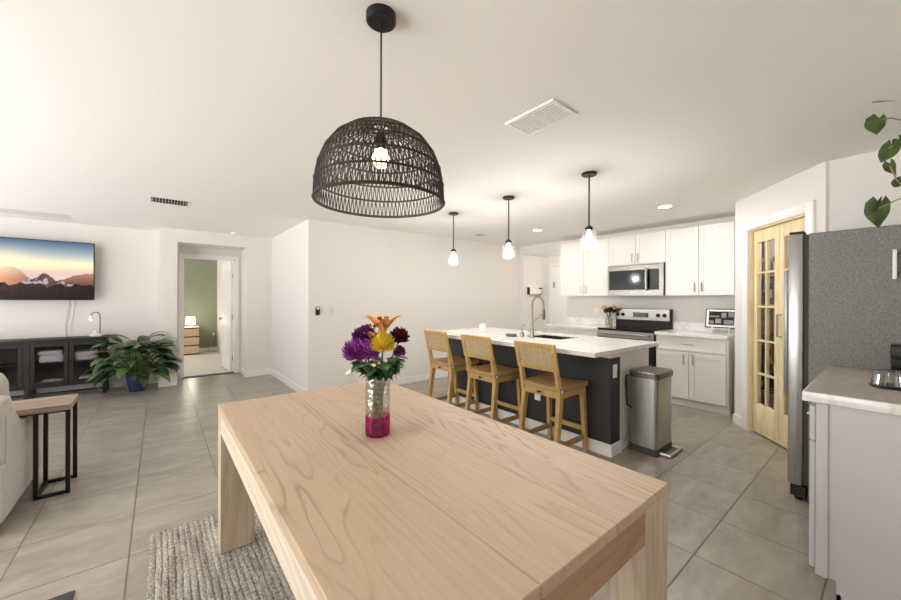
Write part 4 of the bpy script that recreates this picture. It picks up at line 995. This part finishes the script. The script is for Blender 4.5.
# ================================================================= LIVING ROOM
# television
TVX0, TVX1, TVZ0, TVZ1, TVF = -2.18, -0.722, 1.305, 2.115, 7.20
t = thing('television', 'wall-mounted television showing snowy mountains at sunrise', 'television', ((TVX0 + TVX1) / 2, TVF, TVZ0))
MB().box(TVX0, TVX1, TVF, TVF + 0.035, TVZ0, TVZ1, 0.004, 2).build('housing', 'black', t)
MB().box((TVX0 + TVX1) / 2 - 0.15, (TVX0 + TVX1) / 2 + 0.15, TVF + 0.035, TVY - 0.002, 1.55, 1.85, 0.004).build('wall_bracket', 'black', t)
NX, NZ = 220, 124
sx0, sx1, sz0, sz1 = TVX0 + 0.010, TVX1 - 0.010, TVZ0 + 0.018, TVZ1 - 0.010
bm = bmesh.new(); cl = bm.verts.layers.float_color.new('picture'); rnd = random.Random(3)
def vn(x, seed):
    i = math.floor(x); f = x - i; f = f * f * (3 - 2 * f); h = lambda k: (math.sin(k * 127.1 + seed * 311.7) * 43758.5453) % 1.0
    return h(i) * (1 - f) + h(i + 1) * f
def n2(x, y, s):
    i, j = math.floor(x), math.floor(y); f, g = x - i, y - j; f = f * f * (3 - 2 * f); g = g * g * (3 - 2 * g)
    h = lambda a, b: (math.sin(a * 127.1 + b * 269.5 + s * 311.7) * 43758.5453) % 1.0
    return (h(i, j) * (1 - f) + h(i + 1, j) * f) * (1 - g) + (h(i, j + 1) * (1 - f) + h(i + 1, j + 1) * f) * g
def f2(x, y, s): return n2(x, y, s) * 0.55 + n2(x * 2.2, y * 2.2, s + 1) * 0.3 + n2(x * 4.5, y * 4.5, s + 2) * 0.15
def fbm(x, s): return vn(x, s) * 0.5 + vn(x * 2.1, s + 1) * 0.28 + vn(x * 4.3, s + 2) * 0.15 + vn(x * 9, s + 3) * 0.07
def mixc(a, b, q): q = max(0, min(1, q)); return tuple(x * (1 - q) + y * q for x, y in zip(a, b))
def pic(u, v):
    """u 0..1 over the visible right 60 % of the screen, v 0 bottom .. 1 top"""
    if v > 0.8: c = mixc((160, 176, 182), (82, 104, 132), (v - 0.8) / 0.2)
    elif v > 0.62: c = mixc((254, 243, 204), (160, 176, 182), (v - 0.62) / 0.18)
    else: c = mixc((226, 190, 176), (252, 238, 190), (v - 0.42) / 0.16)
    c = mixc(c, (255, 240, 200), 1.0 * math.exp(-((u + 0.02) / 0.34) ** 2 - ((v - 0.60) / 0.2) ** 2))
    far = 0.47 + 0.05 * fbm(u * 6, 4) + 0.0 * u
    if v < far: c = mixc((216, 176, 160), (232, 206, 194), (v - 0.2) / 0.3)
    mist = 0.40 + 0.02 * fbm(u * 9, 9)
    if v < mist and 0.35 < u < 0.8: c = mixc(c, (220, 210, 212), 0.7)
    rl = 0.58 * math.exp(-((u - 0.08) / 0.30) ** 2) + 0.02 * fbm(u * 14, 12)      # glowing ridge by the sun
    if v < rl * 0.92: c = mixc(mixc((255, 236, 200), (216, 170, 150), u / 0.35), mixc((232, 160, 120), (156, 110, 98), u / 0.3), (0.56 - v) / 0.24)
    rr = 0.47 - 0.42 * abs(u - 0.93) + 0.05 * (fbm(u * 16, 21) - 0.5)
    if v < rr: c = mixc((186, 132, 108), (84, 62, 60), (0.45 - v) / 0.26)
    pk = max(0.46 - 1.15 * abs(u - 0.44), 0.33 - 0.5 * abs(u - 0.30), 0.30 - 0.30 * abs(u - 0.62)) + 0.07 * (fbm(u * 18, 31) - 0.5)
    if v < pk:
        sh = f2(u * 24, v * 16, 41); c = mixc((84, 62, 58), (132, 92, 74), sh)
        c = mixc(c, (196, 192, 204), 0.8 * (f2(u * 22 + 3, v * 18, 51) > 0.58) * (v > 0.12))
    lo = 0.24 + 0.14 * (fbm(u * 10, 61) - 0.5) + 0.08 * max(0, 0.3 - u)
    if v < lo: c = mixc((34, 25, 25), mixc((120, 72, 52), (66, 48, 46), u * 1.6), f2(u * 26, v * 22, 71) * (0.2 + v * 2.6))
    return c
grid = []
for j in range(NZ + 1):
    row = []
    for i in range(NX + 1):
        x = sx0 + (sx1 - sx0) * i / NX; z = sz0 + (sz1 - sz0) * j / NZ
        vtx = bm.verts.new((x - (TVX0 + TVX1) / 2, -0.0015, z - TVZ0))
        u = (x + 1.585) / 0.865; vtx[cl] = lin(pic(u, j / NZ)); row.append(vtx)
    grid.append(row)
for j in range(NZ):
    for i in range(NX): bm.faces.new((grid[j][i], grid[j][i + 1], grid[j + 1][i + 1], grid[j + 1][i]))
me = bpy.data.meshes.new('screen'); bm.to_mesh(me); bm.free()
sm = Mat('screen picture', (4, 4, 4), 0.35, Specular_IOR_Level=0.12); at = sm.n('ShaderNodeAttribute', attribute_name='picture')
sm.l(at.outputs['Color'], sm.b.inputs['Emission Color']); sm.b.inputs['Emission Strength'].default_value = 1.08
me.materials.append(sm.m); o = bpy.data.objects.new('screen', me); COL.objects.link(o); o.parent = t
t = thing('power_cable', 'pair of thin cables hanging from the television to the console', 'cable', (-1.0, TVY - 0.03, 0.8))
for k, x in enumerate((-1.00, -0.955)):
    MB().tube([(x, TVY - 0.06, 1.36), (x + 0.01, TVY - 0.012, 1.25), (x - 0.015 + 0.01 * k, TVY - 0.012, 1.08), (x - 0.03, TVY - 0.012, 0.95), (x - 0.02, TVY - 0.014, 0.795)], 0.004, 6).build('strand', 'cable' if k == 0 else 'white', t)
# console
CX0, CX1, CY0, CY1, CZ = -2.04, -0.580, 7.0, 7.34, 0.79
t = thing('media_console', 'long espresso media console with glass doors under the television', 'media console', ((CX0 + CX1) / 2, 7.17, 0))
MB().box(CX0 - 0.01, CX1 + 0.01, CY0 - 0.012, CY1, CZ - 0.022, CZ, 0.004).build('top', 'espresso', t)
m = MB(); bz = 0.155
m.box(CX0, CX0 + 0.03, CY0 + 0.02, CY1 - 0.01, bz, CZ - 0.022); m.box(CX1 - 0.03, CX1, CY0 + 0.02, CY1 - 0.01, bz, CZ - 0.022); m.box(CX0, CX1, CY1 - 0.02, CY1 - 0.01, bz, CZ - 0.022)
m.box(CX0, CX1, CY0 + 0.02, CY1 - 0.01, bz, bz + 0.03); m.box(-1.345, -1.305, CY0 + 0.02, CY1 - 0.02, bz, CZ - 0.022); m.box(CX0, CX1, CY0 + 0.05, CY1 - 0.02, 0.46, 0.475)
m.box(CX0, CX1, CY0, CY0 + 0.02, CZ - 0.05, CZ - 0.022); m.box(CX0, CX1, CY0, CY0 + 0.02, bz, bz + 0.03); m.box(-1.352, -1.298, CY0 - 0.004, CY0 + 0.02, bz, CZ - 0.022)
m.build('body', 'espresso', t)
for x in (CX0 + 0.022, -1.325, CX1 - 0.022):
    for y in (CY0 + 0.02, CY1 - 0.03): MB().box(x - 0.022, x + 0.022, y - 0.022, y + 0.022, 0.0, bz if x > -1 or x < -2 else bz, 0.002).build('leg', 'espresso', t)
m = MB(); m.box(CX0 + 0.04, CX1 - 0.04, CY0 + 0.01, CY0 + 0.03, 0.062, 0.088); m.build('lower_rail', 'espresso', t)
edges = [(-2.03, -1.70), (-1.69, -1.355), (-1.295, -0.950), (-0.944, -0.592)]
for k, (a, b) in enumerate(edges):
    m = MB(); f = 0.042; z0, z1 = bz + 0.034, CZ - 0.054; y0, y1 = CY0 - 0.004, CY0 + 0.016
    m.box(a, a + f, y0, y1, z0, z1, 0.002, 1); m.box(b - f, b, y0, y1, z0, z1, 0.002, 1); m.box(a + f, b - f, y0, y1, z0, z0 + f, 0.002, 1); m.box(a + f, b - f, y0, y1, z1 - f, z1, 0.002, 1)
    d = m.build('door', 'espresso', t)
    MB().box(a + f, b - f, CY0 + 0.004, CY0 + 0.008, z0 + f, z1 - f).build('pane', clear('smoked pane', (236, 234, 236), 0.02, 0.02, 0.3), d)
    kx = b - 0.02 if k % 2 == 0 else a + 0.02
    MB().tube([(kx, y0, 0.48), (kx, y0 - 0.018, 0.48), (kx, y0 - 0.026, 0.48)], [0.006, 0.009, 0.006], 10).build('knob', 'bronze', d)
# pale blocks added for window reflections in the console glass
m = MB(); rw = 0.33
def roll(name, label, x0, x1, z0, z1, mat, cat, grp=None):
    o = MB(); o.box(x0, x1, 7.045, 7.25, z0, z1, 0.025, 4); return tag(o.build(name, mat, loc=((x0 + x1) / 2, 7.18, z0)), label, cat, grp)
soft = fabric('pale reflection', (214, 210, 214), (240, 238, 240), 90)
roll('upper_reflection', 'pale block on the upper shelf added as a reflection in the console glass door', -1.23, -1.00, 0.476, 0.57, soft, 'blanket')
roll('upper_reflection', 'second pale reflection block lying over the first one in the console', -1.24, -1.01, 0.571, 0.63, soft, 'blanket')
roll('plant_side_reflection', 'pale rounded reflection block inside the console beside the potted plant', -0.90, -0.66, 0.476, 0.60, soft, 'basket')
roll('low_reflection', 'low pale reflection block at the bottom of the console', -1.22, -1.02, 0.186, 0.235, soft, 'papers')
roll('small_reflection', 'small white reflection block at the bottom of the console near the plant', -0.86, -0.74, 0.186, 0.25, 'white', 'box')
# lamp on console
lx, ly = -0.705, 7.16
t = thing('gooseneck_lamp', 'small gooseneck lamp with pale block base on the console', 'lamp', (lx, ly, CZ))
MB().box(lx - 0.055, lx + 0.055, ly - 0.045, ly + 0.045, CZ, CZ + 0.035, 0.006).build('base', 'white', t)
MB().box(lx - 0.03, lx + 0.02, ly - 0.03, ly + 0.03, CZ + 0.035, CZ + 0.085, 0.006).build('clock_block', 'white', t)
arc = [(lx + 0.045, ly, CZ + 0.03), (lx + 0.045, ly, CZ + 0.27)]
for k in range(1, 9):
    a = PI * k / 8; arc.append((lx + 0.0 + 0.045 * math.cos(a), ly, CZ + 0.29 + 0.055 * math.sin(a)))
MB().tube(arc, 0.0055, 8).build('gooseneck', 'bronze', t)
MB().lathe((lx - 0.045, ly, CZ + 0.235), [(0.034, 0.0), (0.030, 0.02), (0.014, 0.05), (0.008, 0.06)], 18).build('lamp_shade', 'white', t)
MB().lathe((lx - 0.045, ly, CZ + 0.222), [(0.002, 0), (0.014, 0.006), (0.016, 0.016), (0.01, 0.03)], 14).build('bulb', 'shade', t)
# peace lily
qx, qy = -0.245, 6.88
t = thing('potted_peace_lily', 'broad-leaved green plant in a cobalt blue pot on the floor', 'plant', (qx, qy, 0))
MB().lathe((qx, qy, 0), [(0.0, 0.0), (0.088, 0.0), (0.096, 0.02), (0.138, 0.255), (0.146, 0.262), (0.146, 0.285), (0.134, 0.285), (0.128, 0.25), (0.0, 0.25)], 32, False).build('pot', 'pot', t)
MB().lathe((qx, qy, 0), [(0.0, 0.256), (0.07, 0.258), (0.129, 0.252)], 24, False).build('soil', 'soil', t)
stm = MB(); rnd = random.Random(11)
lv = [MB(), MB()]
N = 96
for k in range(N):
    a = k * 2.39996 + rnd.uniform(-0.25, 0.25); q = (k + 0.5) / N
    el = 1.45 - 1.5 * q ** 1.3 + rnd.uniform(-0.12, 0.12); sl = rnd.uniform(0.25, 0.38) * (0.62 + 0.62 * (1 - q)) 
    px_, py_ = qx + math.cos(a) * (0.05 + sl * math.cos(el) + 0.27), qy + math.sin(a) * (0.05 + sl * math.cos(el) + 0.27)
    if (px_ > -0.04 or px_ < -0.53) and py_ > 6.86: a = math.atan2(-abs(math.sin(a)) * 0.5, math.cos(a))      # keep clear of wall pier and console
    b0 = Vector((qx + 0.05 * math.cos(a), qy + 0.05 * math.sin(a), 0.25)); d0 = Vector((math.cos(a) * math.cos(el), math.sin(a) * math.cos(el), math.sin(el)))
    b1 = b0 + d0 * sl + Vector((0, 0, 0.03))
    if b1.y > TVY - 0.12: b1.y = TVY - 0.12
    stm.tube([b0, b0.lerp(b1, 0.55) + Vector((0, 0, 0.02)), b1], 0.0045, 5)
    L = rnd.uniform(0.24, 0.36)
    reach = b1.y + math.sin(a) * L * 0.9
    if reach > TVY - 0.03: L *= max(0.45, (TVY - 0.03 - b1.y) / (math.sin(a) * 0.9 * L))
    lv[0 if rnd.random() < 0.72 else 1].leaf(b1, a, el * 0.55 + rnd.uniform(0.0, 0.45), L, rnd.uniform(0.10, 0.145), rnd.uniform(1.3, 2.3), fold=0.22, roll=rnd.uniform(-0.5, 0.5), shape=[0.15, 0.7, 1.0, 0.98, 0.78, 0.45, 0.03])
stm.build('stalks', 'stem', t); lv[0].build('leaves', 'leaf', t, smooth=60); lv[1].build('young_leaves', 'leaf2', t, smooth=60)
# sofa
sx = -0.675; sy0, sy1 = 3.12, 4.02
t = thing('sofa', 'oatmeal fabric sofa end with plump back at the picture edge', 'sofa', (-1.7, 3.55, 0))
t['label'] = 'oatmeal fabric sofa with plump back cushion facing the television'
MB().box(-2.7, sx, sy0, sy1, 0.07, 0.40, 0.02, 3).build('base', 'sofa', t)
m = MB(); ring = []
for x, ins in ((sx - 0.19, 0.01), (sx - 0.16, 0.0), (sx - 0.02, 0.0), (sx + 0.0, 0.012)):
    r_ = [(x, sy0 + 0.04 + ins, 0.38), (x, sy0 + 0.04 + ins, 0.66 - ins), (x, sy0 + 0.22, 0.66 - ins), (x, sy0 + 0.35, 0.562 - ins), (x, sy1 - 0.08, 0.552 - ins), (x, sy1 - 0.02 - ins, 0.54), (x, sy1 - ins, 0.50), (x, sy1 - ins, 0.38)]
    ring.append(r_)
m.rings(ring); m.build('armrest', 'sofa', t)
m = MB(); m.box(-2.5, sx - 0.19, sy0 + 0.25, sy1 - 0.0, 0.40, 0.50, 0.03, 3); m.build('seat_cushion', 'sofa', t)
m = MB(); m.box(-2.7, sx - 0.004, sy0, sy0 + 0.20, 0.38, 0.76, 0.03, 3); m.build('back_frame', 'sofa', t)
T = Matrix.Translation((-1.11, sy0 + 0.27, 0.50)) @ Matrix.Rotation(0.16, 4, 'X')
m = MB(T); m.box(-0.43, 0.40, -0.11, 0.12, 0.0, 0.40, 0.085, 5); m.build('back_cushion', 'sofa', t)
T = Matrix.Translation((-1.98, sy0 + 0.27, 0.50)) @ Matrix.Rotation(0.16, 4, 'X')
m = MB(T); m.box(-0.40, 0.40, -0.11, 0.12, 0.0, 0.40, 0.085, 5); m.build('back_cushion', 'sofa', t)
for a, b in ((sx - 0.05, sy0 + 0.05), (sx - 0.05, sy1 - 0.06), (-2.62, sy0 + 0.05), (-2.62, sy1 - 0.06)):
    MB().lathe((a, b, 0), [(0.022, 0), (0.028, 0.07)], 12).build('foot', 'black', t)
# C-shaped side table
t = thing('sofa_side_table', 'narrow wooden-topped side table with black metal frame hugging the sofa arm', 'side table', (-0.6, 3.7, 0))
zt = 0.612
m = MB(); m.rings([[(-0.80, 3.52, z), (-0.466, 3.52, z), (-0.472, 3.875, z), (-0.80, 3.875, z)] for z in (zt - 0.036, zt)])
m.build('top', 'walnut', t)
for y in (3.56, 3.83):
    m = MB(); r_ = 0.011
    for xx in (-0.632, -0.485): m.box(xx - r_, xx + r_, y - r_, y + r_, 0.0, zt - 0.036)
    m.box(-0.632, -0.485, y - r_, y + r_, 0.0, 0.022)
    m.build('leg_frame', 'black', t)
m = MB(); m.box(-0.632 - 0.011, -0.632 + 0.011, 3.56, 3.83, 0.0, 0.022); m.box(-0.79, -0.474, 3.53, 3.865, zt - 0.048, zt - 0.036); m.build('base_rail', 'black', t)

# ================================================================= BEDROOM
t = thing('bedroom_dresser', 'pale wooden three-drawer dresser against the green bedroom wall', 'dresser', (0.3, 10.6, 0))
bx0, bx1, by0, by1, bz = -0.05, 0.745, 10.42, 10.86, 0.66
MB().box(bx0, bx1, by0 + 0.02, by1, 0.0, bz - 0.02).build('body', 'espresso', t)  # dark body colour paints the shade in the drawer gaps
MB().box(bx0 - 0.008, bx1 + 0.008, by0, by1, bz - 0.02, bz, 0.003).build('top', 'birch', t)
for k in range(3): MB().box(bx0 + 0.006, bx1 - 0.006, by0, by0 + 0.02, 0.035 + k * 0.204, 0.212 + k * 0.204, 0.003).build('drawer', 'birch', t)
t = thing('bedside_lamp', 'glowing white lamp on the dresser in the green bedroom', 'lamp', (0.58, 10.6, bz))
MB().lathe((0.58, 10.6, bz), [(0.0, 0), (0.06, 0), (0.06, 0.012), (0.012, 0.02), (0.012, 0.10)], 20).build('base', 'white', t)
MB().lathe((0.58, 10.6, bz + 0.06), [(0.095, 0), (0.085, 0.17)], 24, False).build('lamp_shade', 'shade', t)
t = thing('lamp_cord', 'pale cord looped down the green wall beside the dresser', 'cord', (0.95, 10.87, 0))
MB().tube([(0.93, 10.87, 0.02), (0.99, 10.87, 0.12), (1.05, 10.87, 0.30), (1.07, 10.87, 0.42)], 0.006, 6).build('wire', 'cable', t)
MB().box(1.05, 1.09, 10.87, 10.898, 0.40, 0.47, 0.003).build('plug', 'white', t)

# ================================================================= LIGHT
def area(name, loc, rot, sx_, sy_, power, col=(1, 1, 1)):
    l = bpy.data.lights.new(name, 'AREA'); l.shape = 'RECTANGLE'; l.size = sx_; l.size_y = sy_; l.energy = power; l.color = col
    o = bpy.data.objects.new(name, l); COL.objects.link(o); o.location = loc; o.rotation_euler = rot; return o
def point(name, loc, power, col, r=0.04):
    l = bpy.data.lights.new(name, 'POINT'); l.energy = power; l.color = col; l.shadow_soft_size = r
    o = bpy.data.objects.new(name, l); COL.objects.link(o); o.location = loc; return o
area('window_daylight', (-3.0, 2.2, 1.35), (0, -PI / 2, 0), 2.0, 2.6, 80, (1.0, 0.99, 0.975))
#area('patio_daylight', (0.4, -1.65, 1.35), (PI / 2, 0, 0), 3.6, 2.0, 12, (1.0, 0.99, 0.975))
WARM = (1.0, 0.9, 0.78)
point('dome_lamp_light', (PX, PY, 1.80), 5, WARM, 0.03)
for x, y in ((2.822, 1.632), (2.83, 2.54), (2.83, 3.445)): point('pendant_light', (x, y, 1.775), 13, (1.0, 0.97, 0.93), 0.03)
for x, y in ((4.49, 1.66), (4.51, 3.46)):
    area('can_light', (x, y, CEIL - 0.008), (0, 0, 0), 0.12, 0.12, 9, (1.0, 0.97, 0.93))
point('bedroom_lamp_light', (0.58, 10.5, 0.80), 5, (1.0, 0.92, 0.8), 0.08)
point('pantry_fill', (4.62, 0.45, 2.15), 12, (1.0, 0.93, 0.84), 0.1)  # added fill without a known lamp, brightens the pantry
point('hall_fill', (6.05, 3.6, 2.05), 8, (1.0, 0.93, 0.86), 0.1)  # added fill without a known lamp, brightens the hall
wd = bpy.data.worlds.new('daylight'); scn.world = wd; wd.use_nodes = True
nt = wd.node_tree; bg = nt.nodes['Background']     # sky above, with a brighter lower half added to light the ceiling
tc = nt.nodes.new('ShaderNodeTexCoord'); sp = nt.nodes.new('ShaderNodeSeparateXYZ'); nt.links.new(tc.outputs['Generated'], sp.inputs[0])
rp = nt.nodes.new('ShaderNodeValToRGB'); e = rp.color_ramp.elements
e[0].position = 0.47; e[0].color = (1.0, 0.99, 0.972, 1); e[1].position = 0.53; e[1].color = (0.285, 0.29, 0.295, 1)
mr = nt.nodes.new('ShaderNodeMapRange'); mr.inputs[1].default_value = -1; mr.inputs[2].default_value = 1
nt.links.new(sp.outputs[2], mr.inputs[0]); nt.links.new(mr.outputs[0], rp.inputs[0]); nt.links.new(rp.outputs[0], bg.inputs[0]); bg.inputs[1].default_value = 4.1

# ================================================================= CAMERA
cd = bpy.data.cameras.new('camera'); cd.sensor_fit = 'HORIZONTAL'; cd.sensor_width = 36.0; cd.lens = 360.0 * 36.0 / 901.0; cd.clip_start = 0.05
cam = bpy.data.objects.new('camera', cd); COL.objects.link(cam)
yaw, pit, rol = math.radians(51.04), math.radians(-0.08), math.radians(0.18)
F = Vector((math.cos(pit) * math.cos(yaw), math.cos(pit) * math.sin(yaw), math.sin(pit)))
rt = Vector((math.sin(yaw), -math.cos(yaw), 0)); up = rt.cross(F)
r2 = rt * math.cos(rol) + up * math.sin(rol); u2 = -rt * math.sin(rol) + up * math.cos(rol)
mw = Matrix((r2, u2, -F)).transposed().to_4x4(); mw.translation = Vector((0, 0, H)); cam.matrix_world = mw
scn.camera = cam
scn.view_settings.view_transform = 'Standard'; scn.view_settings.look = 'None'; scn.view_settings.gamma = 1.0; scn.view_settings.use_curve_mapping = False
scn.view_settings.exposure = 0.08
scn.cycles.use_denoising = True
scn.cycles.max_bounces = 10; scn.cycles.diffuse_bounces = 6; scn.cycles.glossy_bounces = 4; scn.cycles.transparent_max_bounces = 16
scn.cycles.sample_clamp_indirect = 6.0
